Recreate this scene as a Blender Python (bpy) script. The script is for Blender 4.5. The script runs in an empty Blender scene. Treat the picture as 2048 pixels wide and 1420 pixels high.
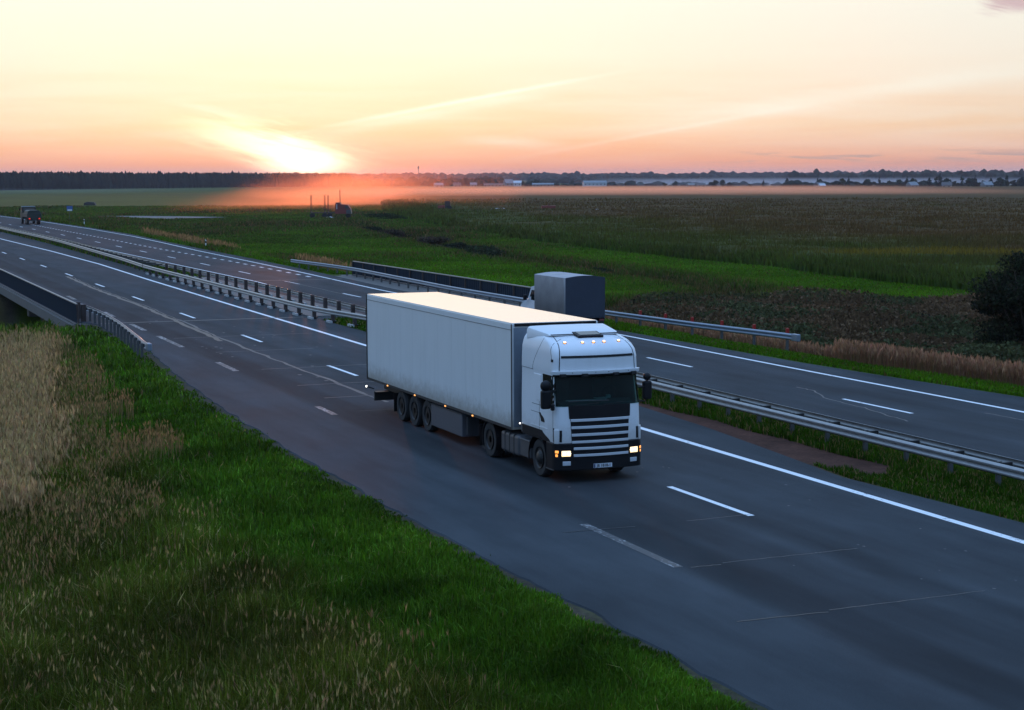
import bpy, math, random
import numpy as np
from mathutils import Vector, Matrix

SC = bpy.context.scene
COL = SC.collection
PI = math.pi
rng = np.random.default_rng(7)
random.seed(7)

# ------------------------------------------------------------------ camera
FPX = 3524.34
CAM_H = 7.986
cR = Vector((0.92904175, -0.3699749, 0.0))
cU = Vector((0.03693201, 0.09273975, 0.99500521))
cF = Vector((0.36812696, 0.92440138, -0.09982302))
roll = -0.0029
R2 = cR * math.cos(roll) + cU * math.sin(roll)
U2 = cU * math.cos(roll) - cR * math.sin(roll)
cd = bpy.data.cameras.new("camera")
cam = bpy.data.objects.new("camera", cd)
COL.objects.link(cam)
cd.sensor_width = 36.0
cd.lens = FPX / 2048 * 36.0
cd.clip_start = 0.5
cd.clip_end = 40000
M = Matrix((R2, U2, -cF)).transposed().to_4x4()
M.translation = Vector((0, 0, CAM_H))
cam.matrix_world = M
SC.camera = cam

SC.view_settings.view_transform = 'Standard'
SC.view_settings.look = 'None'
SC.view_settings.exposure = 0.0
SC.view_settings.gamma = 1.0
SC.cycles.use_denoising = True
SC.cycles.max_bounces = 6
SC.cycles.diffuse_bounces = 3
SC.cycles.glossy_bounces = 3
SC.cycles.transmission_bounces = 3
SC.cycles.volume_bounces = 0
SC.cycles.transparent_max_bounces = 6
SC.cycles.sample_clamp_indirect = 4.0
SC.cycles.caustics_reflective = False
SC.cycles.caustics_refractive = False


# ------------------------------------------------------------------ node helper
class NT:
    def __init__(s, tree):
        s.t = tree

    def n(s, typ, **kw):
        nd = s.t.nodes.new(typ)
        for k, v in kw.items():
            setattr(nd, k, v)
        return nd

    def lk(s, a, b):
        s.t.links.new(a, b)

    def put(s, sock, v):
        if isinstance(v, bpy.types.NodeSocket):
            s.lk(v, sock)
        else:
            sock.default_value = v

    def m(s, op, a, b=0.0, c=0.0, clamp=False):
        nd = s.n('ShaderNodeMath', operation=op, use_clamp=clamp)
        s.put(nd.inputs[0], a)
        s.put(nd.inputs[1], b)
        s.put(nd.inputs[2], c)
        return nd.outputs[0]

    def mix(s, f, a, b, typ='MIX'):
        nd = s.n('ShaderNodeMix', data_type='RGBA', blend_type=typ)
        s.put(nd.inputs[0], f)
        for i, v in ((6, a), (7, b)):
            if not isinstance(v, bpy.types.NodeSocket):
                v = (v[0], v[1], v[2], 1.0)
            s.put(nd.inputs[i], v)
        return nd.outputs[2]

    def ramp(s, f, stops, interp='LINEAR'):
        nd = s.n('ShaderNodeValToRGB')
        cr = nd.color_ramp
        cr.interpolation = interp
        while len(cr.elements) > 1:
            cr.elements.remove(cr.elements[-1])
        for i, (p, c) in enumerate(stops):
            e = cr.elements[0] if i == 0 else cr.elements.new(p)
            e.position = p
            if not hasattr(c, '__len__'):
                c = (c, c, c)
            e.color = (c[0], c[1], c[2], 1.0)
        s.put(nd.inputs[0], f)
        return nd.outputs[0]

    def sstep(s, x, a, b):
        nd = s.n('ShaderNodeMapRange', interpolation_type='SMOOTHSTEP')
        s.put(nd.inputs[0], x)
        nd.inputs[1].default_value = a
        nd.inputs[2].default_value = b
        return nd.outputs[0]

    def gauss(s, x, c, w):
        d = s.m('DIVIDE', s.m('SUBTRACT', x, c), w)
        return s.m('EXPONENT', s.m('MULTIPLY', s.m('MULTIPLY', d, d), -1.0))

    def noise(s, vec, scale, detail=4, rough=0.55, dist=0.0):
        nd = s.n('ShaderNodeTexNoise')
        s.put(nd.inputs['Vector'], vec)
        nd.inputs['Scale'].default_value = scale
        nd.inputs['Detail'].default_value = detail
        nd.inputs['Roughness'].default_value = rough
        nd.inputs['Distortion'].default_value = dist
        return nd.outputs[0]

    def vmul(s, vec, k):
        nd = s.n('ShaderNodeVectorMath', operation='MULTIPLY')
        s.put(nd.inputs[0], vec)
        nd.inputs[1].default_value = k
        return nd.outputs[0]

    def comb(s, x, y, z):
        nd = s.n('ShaderNodeCombineXYZ')
        s.put(nd.inputs[0], x)
        s.put(nd.inputs[1], y)
        s.put(nd.inputs[2], z)
        return nd.outputs[0]


# ------------------------------------------------------------------ world (dusk sky, sun just above the horizon)
SUN_AZ = math.radians(15.0)          # from +y (road direction) towards +x
SUN_EL = math.radians(0.9)
w = bpy.data.worlds.new("World")
SC.world = w
w.use_nodes = True
T = NT(w.node_tree)
w.node_tree.nodes.clear()
out = T.n('ShaderNodeOutputWorld')
sky = T.n('ShaderNodeTexSky', sky_type='NISHITA')
sky.sun_disc = False
sky.sun_elevation = math.radians(1.5)
sky.sun_rotation = SUN_AZ
sky.air_density = 1.0
sky.dust_density = 2.0
tc = T.n('ShaderNodeTexCoord')
sep = T.n('ShaderNodeSeparateXYZ')
T.lk(tc.outputs['Generated'], sep.inputs[0])
dx, dy, dz = sep.outputs
sx, sy = math.sin(SUN_AZ), math.cos(SUN_AZ)
fwd = T.m('ADD', T.m('MULTIPLY', dx, sx), T.m('MULTIPLY', dy, sy))
rgt = T.m('SUBTRACT', T.m('MULTIPLY', dx, sy), T.m('MULTIPLY', dy, sx))
az = T.m('MULTIPLY', T.m('ARCTAN2', rgt, fwd), 180 / PI)
el = T.m('MULTIPLY', T.m('ARCSINE', dz), 180 / PI)
elc = T.m('MAXIMUM', el, 0.0)
EX = T.m('POWER', T.m('DIVIDE', elc, 90.0, clamp=True), 0.5)     # sqrt scale for the ramps


def ex(e):
    return math.sqrt(e / 90.0)


warm = T.ramp(EX, [(ex(0), (1.0, .35, .17)), (ex(.45), (.99, .41, .22)), (ex(1.0), (.97, .58, .39)),
                   (ex(1.7), (.98, .72, .51)), (ex(2.6), (.985, .815, .65)), (ex(4), (.995, .905, .78)),
                   (ex(5.8), (1.0, .96, .86)), (ex(10), (.78, .84, .84)), (ex(20), (.48, .66, .88)),
                   (ex(38), (.42, .67, 1.0)), (ex(60), (.54, .86, 1.0)), (ex(90), (.60, .95, 1.0))])
cool = T.ramp(EX, [(ex(0), (.17, .23, .34)), (ex(5), (.19, .30, .48)), (ex(14), (.24, .41, .70)),
                   (ex(30), (.31, .53, .92)), (ex(55), (.50, .80, 1.0)), (ex(90), (.60, .95, 1.0))])
ca = T.m('DIVIDE', T.m('ADD', T.m('COSINE', T.m('MULTIPLY', az, PI / 180)), 1.0), 2.0)
fw_ = T.m('POWER', ca, 2.6)
base = T.mix(fw_, cool, warm)
# the blue dusk hemisphere is a little brighter than 1 behind the camera
coolgain = T.m('ADD', 1.0, T.m('MULTIPLY', T.sstep(el, 25.0, 70.0), 1.0))
zg = T.m('ADD', 1.0, T.m('MULTIPLY', T.sstep(el, 25.0, 70.0), 0.28))
base = T.mix(1.0, base, T.comb(T.m('MULTIPLY', zg, .95), zg, coolgain), 'MULTIPLY')
# redder low bands further from the sun
vis = T.comb(T.m('MULTIPLY', az, 0.10), T.m('MULTIPLY', el, 1.3), 0.0)
n1 = T.noise(vis, 1.1, 5, 0.55, 0.4)
streak = T.m('MULTIPLY', T.m('SUBTRACT', n1, 0.5), T.m('MULTIPLY', T.gauss(el, 1.6, 1.7), 0.9))
base = T.mix(1.0, base, T.comb(T.m('MULTIPLY', streak, 0.03), T.m('MULTIPLY', streak, 0.36), T.m('MULTIPLY', streak, 0.50)), 'ADD')
# wide glow round the sun, then the slanted bright cloud in front of it
nz = T.noise(T.comb(T.m('MULTIPLY', az, 0.55), T.m('ADD', T.m('MULTIPLY', el, 4.0), T.m('MULTIPLY', az, 0.9)), 0.0), 1.2, 5, 0.6, 0.3)
nzs = T.m('SUBTRACT', nz, 0.5)
glow = T.m('MULTIPLY', T.gauss(az, 0.0, 5.5), T.gauss(el, 0.3, 2.4))
u1 = T.m('ADD', T.m('MULTIPLY', T.m('ADD', az, 0.55), 0.965), T.m('MULTIPLY', T.m('SUBTRACT', el, 0.85), -0.26))
v1 = T.m('ADD', T.m('MULTIPLY', T.m('SUBTRACT', el, 0.85), 0.965), T.m('MULTIPLY', T.m('ADD', az, 0.55), 0.26))
v1n = T.m('ADD', v1, T.m('MULTIPLY', nzs, 1.25))
cl = T.m('MULTIPLY', T.gauss(u1, 0.0, 2.2), T.gauss(v1n, 0.0, 0.46))
core = T.m('MULTIPLY', T.gauss(az, 0.0, 1.15), T.gauss(el, 0.3, 0.55))
tot = T.m('ADD', T.m('MULTIPLY', cl, 1.15), T.m('MULTIPLY', core, 1.6))
base = T.mix(1.0, base, T.comb(T.m('MULTIPLY', tot, 1.0), T.m('MULTIPLY', tot, 0.88), T.m('MULTIPLY', tot, 0.62)), 'ADD')
base = T.mix(1.0, base, T.comb(T.m('MULTIPLY', glow, .04), T.m('MULTIPLY', glow, .05), T.m('MULTIPLY', glow, .02)), 'ADD')


# contrails and thin cirrus lines: soft curves through the sky
def trail(c0, c1, c2, wdt, a0, a1, fade, gain):
    global base
    line = T.m('ADD', c0, T.m('ADD', T.m('MULTIPLY', az, c1), T.m('MULTIPLY', T.m('MULTIPLY', az, az), c2)))
    d = T.m('ADD', T.m('SUBTRACT', el, line), T.m('MULTIPLY', nzs, wdt * 0.8))
    g = T.m('MULTIPLY', T.gauss(d, 0.0, wdt), T.m('MULTIPLY', T.sstep(az, a0, a0 + fade), T.sstep(az, a1, a1 - fade)))
    g = T.m('MULTIPLY', g, gain)
    base = T.mix(1.0, base, T.comb(T.m('MULTIPLY', g, .12), T.m('MULTIPLY', g, .55), T.m('MULTIPLY', g, .7)), 'ADD')


trail(1.50, 0.20, -0.0017, 0.065, -1.5, 11.5, 6.0, .30)
trail(1.30, 0.20, -0.0020, 0.20, -0.5, 9.0, 3.0, .20)
trail(-0.72, 0.205, -0.0012, 0.07, 4.5, 18.0, 6.0, .14)
trail(0.2, 0.135, 0.0, 0.30, 7.0, 26.0, 8.0, .18)
trail(1.50, -0.05, 0.0, 0.16, 4.5, 9.0, 2.0, .25)
trail(1.62, -0.20, 0.0, 0.12, -5.0, -0.5, 2.5, .18)
# grey cloud bars low on the right, a mauve cloud high on the right
nb = T.noise(T.comb(T.m('MULTIPLY', az, 0.42), T.m('MULTIPLY', el, 5.5), 3.1), 1.0, 4, 0.5, 0.2)
bar = T.m('MULTIPLY', T.sstep(nb, 0.50, 0.62), T.m('MULTIPLY', T.gauss(el, 0.66, 0.17), T.sstep(az, 11.0, 16.0)))
bank = T.m('MULTIPLY', T.sstep(az, 14.0, 24.0), T.gauss(el, 0.2, 0.38))
gre = T.m('ADD', T.m('MULTIPLY', bar, 0.8), T.m('MULTIPLY', bank, 0.42), clamp=True)
base = T.mix(gre, base, (.50, .36, .32))
mv = T.m('MULTIPLY', T.sstep(T.m('ADD', az, T.m('MULTIPLY', nzs, 1.5)), 21.2, 22.2), T.sstep(T.m('ADD', el, T.m('MULTIPLY', nzs, .5)), 4.9, 5.3))
mv = T.m('MULTIPLY', mv, T.m('MULTIPLY', T.sstep(az, 30.0, 27.0), T.sstep(el, 8.0, 7.0)))
base = T.mix(T.m('MULTIPLY', mv, 0.75), base, (.50, .33, .42))
bg1 = T.n('ShaderNodeBackground')
T.lk(sky.outputs[0], bg1.inputs[0])
bg1.inputs[1].default_value = 0.02
bg2 = T.n('ShaderNodeBackground')
T.lk(base, bg2.inputs[0])
bg2.inputs[1].default_value = 0.97
add = T.n('ShaderNodeAddShader')
T.lk(bg1.outputs[0], add.inputs[0])
T.lk(bg2.outputs[0], add.inputs[1])
T.lk(add.outputs[0], out.inputs[0])

ld = bpy.data.lights.new("sun", 'SUN')
ld.energy = 0.8
ld.angle = math.radians(1.5)
ld.color = (1.0, .34, .13)
sun = bpy.data.objects.new("sun", ld)
COL.objects.link(sun)
sdir = Vector((math.cos(SUN_EL) * sx, math.cos(SUN_EL) * sy, math.sin(SUN_EL)))
sun.rotation_euler = sdir.to_track_quat('Z', 'Y').to_euler()


# ------------------------------------------------------------------ materials
def newmat(name):
    m = bpy.data.materials.new(name)
    m.use_nodes = True
    t = NT(m.node_tree)
    p = m.node_tree.nodes['Principled BSDF']
    return m, t, p


def simple(name, col, rough=0.5, metal=0.0, var=0.15, scale=6.0, spec=0.5, emit=None, bump=0.0):
    m, t, p = newmat(name)
    tcn = t.n('ShaderNodeTexCoord')
    n = t.noise(tcn.outputs['Object'], scale, 5, 0.6)
    c = t.mix(t.m('MULTIPLY', n, 1.0), tuple(max(0, x * (1 - var)) for x in col), tuple(x * (1 + var) for x in col))
    t.lk(c, p.inputs['Base Color'])
    t.put(p.inputs['Roughness'], t.m('ADD', rough - 0.06, t.m('MULTIPLY', n, 0.12)))
    p.inputs['Metallic'].default_value = metal
    p.inputs['Specular IOR Level'].default_value = spec
    if bump:
        b = t.n('ShaderNodeBump')
        b.inputs['Strength'].default_value = bump
        b.inputs['Distance'].default_value = 0.02
        t.lk(t.noise(tcn.outputs['Object'], scale * 4, 4), b.inputs['Height'])
        t.lk(b.outputs[0], p.inputs['Normal'])
    if emit:
        p.inputs['Emission Color'].default_value = (*emit[0], 1)
        p.inputs['Emission Strength'].default_value = emit[1]
    return m


def vegmat(name, transl=0.3, rough=0.7, spec=0.06):
    m, t, p = newmat(name)
    a = t.n('ShaderNodeAttribute', attribute_name='Col')
    p.inputs['Roughness'].default_value = rough
    p.inputs['Specular IOR Level'].default_value = spec
    t.lk(a.outputs['Color'], p.inputs['Base Color'])
    tr = t.n('ShaderNodeBsdfTranslucent')
    t.lk(a.outputs['Color'], tr.inputs['Color'])
    mx = t.n('ShaderNodeMixShader')
    mx.inputs[0].default_value = transl
    t.lk(p.outputs[0], mx.inputs[1])
    t.lk(tr.outputs[0], mx.inputs[2])
    t.lk(mx.outputs[0], m.node_tree.nodes['Material Output'].inputs[0])
    return m


def asphalt_mat(name, near):
    m, t, p = newmat(name)
    tcn = t.n('ShaderNodeTexCoord')
    ob = tcn.outputs['Object']
    s = t.n('ShaderNodeSeparateXYZ')
    t.lk(ob, s.inputs[0])
    X, Y = s.outputs[0], s.outputs[1]
    wob = t.m('MULTIPLY', t.m('SUBTRACT', t.noise(t.vmul(ob, (1, .12, 1)), 0.6, 4, .6), .5), 0.55)
    Xw = t.m('ADD', X, wob)
    big = t.noise(t.vmul(ob, (1.0, 0.10, 1)), 0.9, 5, 0.6)
    blot = t.noise(t.vmul(ob, (1.0, 0.45, 1)), 0.35, 5, 0.62)
    fine = t.noise(ob, 42.0, 3, 0.7)
    grit = t.noise(ob, 160.0, 2, 0.7)
    if near:
        # old shoulder | dark joint band | slow lane | wheel paths | fast lane
        prof = t.ramp(t.m('DIVIDE', t.m('SUBTRACT', Xw, 12.0), 16.0, clamp=True),
                      [(0.0, .058), (.06, .066), (.20, .070), (.262, .068), (.285, .046), (.35, .044), (.37, .060), (.42, .053),
                       (.47, .062), (.52, .052), (.555, .066), (.62, .070), (.68, .064), (.75, .071), (.80, .072), (.86, .062), (1.0, .060)])
    else:
        prof = t.ramp(t.m('DIVIDE', t.m('SUBTRACT', Xw, 30.0), 12.0, clamp=True),
                      [(0.0, .060), (.1, .068), (.22, .058), (.32, .068), (.40, .064), (.5, .058), (.62, .066), (.72, .066), (1, .064)])
    c = t.mix(1.0, prof, t.ramp(big, [(.25, (.60, .62, .65)), (.75, (.98, 1.0, 1.03))]), 'MULTIPLY')
    c = t.mix(1.0, c, t.ramp(blot, [(.3, (.72, .73, .74)), (.7, (1.22, 1.22, 1.22))]), 'MULTIPLY')
    # rusty tint of the worn slow lane
    if near:
        red = t.m('MULTIPLY', t.gauss(X, 19.3, 1.3), t.m('MULTIPLY', t.sstep(Y, 46, 62), t.sstep(Y, 135, 105)))
    else:
        red = t.m('MULTIPLY', t.gauss(X, 37.0, 3.0), t.m('MULTIPLY', t.sstep(Y, 110, 140), t.sstep(Y, 260, 200)))
    red = t.m('MULTIPLY', red, t.sstep(blot, .30, .62))
    c = t.mix(t.m('MULTIPLY', red, .45), c, (.098, .072, .067))
    c = t.mix(1.0, c, t.ramp(fine, [(.25, (.62, .62, .62)), (.75, (1.38, 1.38, 1.38))]), 'MULTIPLY')
    c = t.mix(1.0, c, t.ramp(grit, [(.3, (.70, .70, .70)), (.72, (1.35, 1.35, 1.33))]), 'MULTIPLY')
    if near:
        # loose chippings and dust on the shoulder joint
        ch = t.m('MULTIPLY', t.gauss(X, 16.9, 0.55), t.sstep(t.noise(ob, 18.0, 3, .8), .52, .72))
        ch = t.m('MULTIPLY', ch, t.sstep(Y, 40, 30))
        c = t.mix(t.m('MULTIPLY', ch, .75), c, (.026, .025, .025))
    c = t.mix(1.0, c, (.91, 1.0, 1.06), 'MULTIPLY')
    t.lk(c, p.inputs['Base Color'])
    t.put(p.inputs['Roughness'], t.m('ADD', .66, t.m('MULTIPLY', blot, .25)))
    p.inputs['Specular IOR Level'].default_value = 0.03
    b = t.n('ShaderNodeBump')
    b.inputs['Strength'].default_value = 0.22
    b.inputs['Distance'].default_value = 0.008
    t.lk(t.m('ADD', grit, t.m('MULTIPLY', fine, .8)), b.inputs['Height'])
    t.lk(b.outputs[0], p.inputs['Normal'])
    return m


def paint_mat(name, col, wear, scale=9.0):
    """road paint: worn through to the asphalt where the noise says so"""
    m, t, p = newmat(name)
    tcn = t.n('ShaderNodeTexCoord')
    n = t.noise(t.vmul(tcn.outputs['Object'], (1, .5, 1)), scale, 5, .7)
    n2 = t.noise(tcn.outputs['Object'], 0.5, 3, .6)
    k = t.m('ADD', n, t.m('MULTIPLY', t.m('SUBTRACT', n2, .5), .5))
    f = t.sstep(k, wear - .07, wear + .07)
    g = t.noise(tcn.outputs['Object'], 30, 3, .6)
    paint = t.mix(g, tuple(x * .88 for x in col), tuple(x * 1.05 for x in col))
    t.lk(t.mix(f, (.042, .044, .047), paint), p.inputs['Base Color'])
    p.inputs['Roughness'].default_value = .6
    return m


def truck_white(name, col, dirt):
    m, t, p = newmat(name)
    tcn = t.n('ShaderNodeTexCoord')
    ob = tcn.outputs['Object']
    s = t.n('ShaderNodeSeparateXYZ')
    t.lk(ob, s.inputs[0])
    n = t.noise(t.vmul(ob, (1, 1, .35)), 1.6, 5, .6)
    n3 = t.noise(ob, 5.0, 5, .65)
    st = t.noise(t.vmul(ob, (7, 7, .25)), 1.0, 4, .6)       # rain streaks
    c = t.mix(n, tuple(x * .93 for x in col), tuple(min(1, x * 1.04) for x in col))
    c = t.mix(t.m('MULTIPLY', t.sstep(st, .52, .78), .16 * dirt), c, (.36, .34, .30))
    zz = t.m('ADD', s.outputs[2], t.m('MULTIPLY', t.m('SUBTRACT', n3, .5), .7))
    low = t.m('MULTIPLY', t.sstep(zz, 1.75, .98), .80 * dirt)
    c = t.mix(low, c, (.27, .23, .175))                      # road dirt thrown up by the wheels
    t.lk(c, p.inputs['Base Color'])
    t.put(p.inputs['Roughness'], t.m('ADD', .30, t.m('MULTIPLY', n3, .14)))
    p.inputs['Specular IOR Level'].default_value = .45
    return m


MT = {}
MT['joint'] = simple('trailer_joint', (.64, .65, .64), .4, var=.05)
MT['white'] = truck_white('truck_paint', (.74, .75, .76), 0.55)
MT['trailer'] = truck_white('trailer_panel', (.70, .71, .70), 1.0)
MT['trailer_roof'] = simple('trailer_roof_skin', (.80, .77, .70), .16, var=.05, scale=1.2, spec=1.0)
MT['trailer_roof'].node_tree.nodes['Principled BSDF'].inputs['Coat Weight'].default_value = .8
MT['trailer_roof'].node_tree.nodes['Principled BSDF'].inputs['Coat Roughness'].default_value = .08
MT['black'] = simple('black_plastic', (.009, .009, .011), .42, var=.3, spec=.22)
MT['rubber'] = simple('tyre_rubber', (.022, .021, .021), .85, var=.35, scale=12, bump=.2)
MT['dark'] = simple('chassis_steel', (.018, .017, .017), .65, var=.4)
MT['rim'] = simple('rim_steel', (.030, .029, .029), .45, metal=.5, var=.3)
MT['alu'] = simple('dull_aluminium', (.10, .10, .105), .5, metal=.5, var=.25, scale=4)
MT['box_grey'] = simple('grey_box_panel', (.075, .075, .085), .55, var=.2, scale=3)
MT['glass'] = simple('dark_glass', (.006, .012, .013), .07, var=.2, spec=.22)
MT['hatch_glass'] = simple('hatch_glass', (.10, .09, .085), .12, spec=.8)
MT['bar'] = simple('grille_bar', (.55, .56, .58), .35, var=.08)
MT['headlight'] = simple('headlight', (.9, .8, .6), .2, emit=((1.0, .70, .34), 1.7))
MT['bulb'] = simple('headlight_bulb', (.9, .85, .7), .2, emit=((1.0, .86, .60), 9.0))
MT['turn'] = simple('turn_lamp', (.8, .3, .06), .25, emit=((1.0, .36, .07), 1.5))
MT['marker'] = simple('marker_lamp', (.9, .5, .2), .25, emit=((1.0, .50, .20), 5.0))
MT['side_marker'] = simple('side_marker', (.8, .3, .06), .3, emit=((1.0, .42, .12), 1.6))
MT['white_lamp'] = simple('small_white_lamp', (.8, .8, .8), .3, emit=((1.0, .95, .85), 3.5))
MT['tail'] = simple('tail_lamp', (.5, .02, .01), .3, emit=((1.0, .05, .02), .7))
MT['plate'] = simple('plate_white', (.62, .64, .68), .45, var=.05)
MT['plate_ink'] = simple('plate_ink', (.01, .01, .012), .5)
MT['plate_blue'] = simple('plate_band', (.02, .035, .12), .5)
MT['galv'] = simple('galvanised_steel', (.30, .30, .30), .38, metal=.6, var=.3, scale=3)
MT['galv_blue'] = simple('newer_galvanised_steel', (.22, .26, .31), .42, metal=.5, var=.2, scale=3)
MT['post'] = simple('rusty_post', (.055, .037, .032), .75, var=.4)
MT['post_grey'] = simple('grey_post', (.10, .10, .10), .65, metal=.3, var=.3)
MT['red'] = simple('red_reflector', (.35, .012, .012), .4, var=.2)
MT['concrete'] = simple('concrete', (.115, .105, .095), .85, var=.35, scale=1.6, bump=.3)
MT['plinth'] = simple('painted_plinth', (.42, .42, .41), .8, var=.35, scale=5)
MT['parapet'] = simple('parapet_sheet', (.013, .022, .034), .85, var=.25, scale=2, spec=.15)
MT['parapet_rail'] = simple('parapet_rail', (.30, .27, .24), .5, metal=.3, var=.2)
MT['canvas'] = simple('grey_canvas', (.36, .34, .34), .7, var=.35, scale=1.4, bump=.5)
MT['canvas_dark'] = simple('dark_canvas', (.028, .036, .055), .65, var=.3, scale=1.6, bump=.5)
MT['van_white'] = simple('van_paint', (.62, .65, .68), .35, var=.08)
MT['army'] = simple('army_green', (.016, .026, .019), .55, var=.3)
MT['army_pale'] = simple('pale_cab_roof', (.30, .33, .34), .5, var=.25)
MT['rust_red'] = simple('red_paint', (.20, .035, .028), .5, var=.3)
MT['far_dark'] = simple('dark_steel', (.03, .028, .028), .6, var=.3)
MT['pale'] = simple('pale_plastic', (.50, .52, .55), .4, var=.15)
MT['blue_sign'] = simple('blue_sign', (.05, .12, .32), .5)
MT['sign_white'] = simple('sign_white', (.7, .7, .7), .5)
MT['wall_pale'] = simple('pale_house_wall', (.22, .21, .20), .8, var=.2, scale=.5)
MT['wall_grey'] = simple('grey_house_wall', (.24, .23, .22), .8, var=.25, scale=.5)
MT['roof'] = simple('dull_roof', (.10, .085, .08), .75, var=.3, scale=.7)
MT['roof_grey'] = simple('slate_roof', (.20, .21, .22), .65, var=.25, scale=.7)
MT['bark'] = simple('bark', (.055, .042, .033), .9, var=.4)
MT['road'] = asphalt_mat('asphalt_near', True)
MT['road_far'] = asphalt_mat('asphalt_far', False)
MT['paint'] = paint_mat('road_paint', (.78, .79, .80), .33)
MT['paint_worn'] = paint_mat('worn_road_paint', (.34, .34, .34), .57)
MT['crack'] = paint_mat('crack_sand', (.125, .098, .080), .53, 14)
MT['tar'] = simple('tar_seam', (.022, .022, .024), .5, var=.3)
MT['veg'] = vegmat('blade_green', .3, .5, .05)
MT['dry'] = vegmat('dry_stalks', .35, .8, .02)
MT['leaf'] = vegmat('leaves', .25, .7, .03)
MT['far_leaf'] = vegmat('far_leaves', .1, .9, .03)


# ------------------------------------------------------------------ object helpers
def tag(o, label=None, cat=None, group=None, kind=None):
    if label:
        o['label'] = label
    if cat:
        o['category'] = cat
    if group:
        o['group'] = group
    if kind:
        o['kind'] = kind
    return o


def empty(name, loc=(0, 0, 0), rz=0.0, label=None, cat=None, group=None):
    o = bpy.data.objects.new(name, None)
    COL.objects.link(o)
    o.location = loc
    o.rotation_euler = (0, 0, rz)
    o.empty_display_size = .3
    return tag(o, label, cat, group)


def copy_tree(o, parent=None):
    c = o.copy()
    COL.objects.link(c)
    c.parent = parent
    for ch in list(o.children):
        copy_tree(ch, c)
    return c


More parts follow.
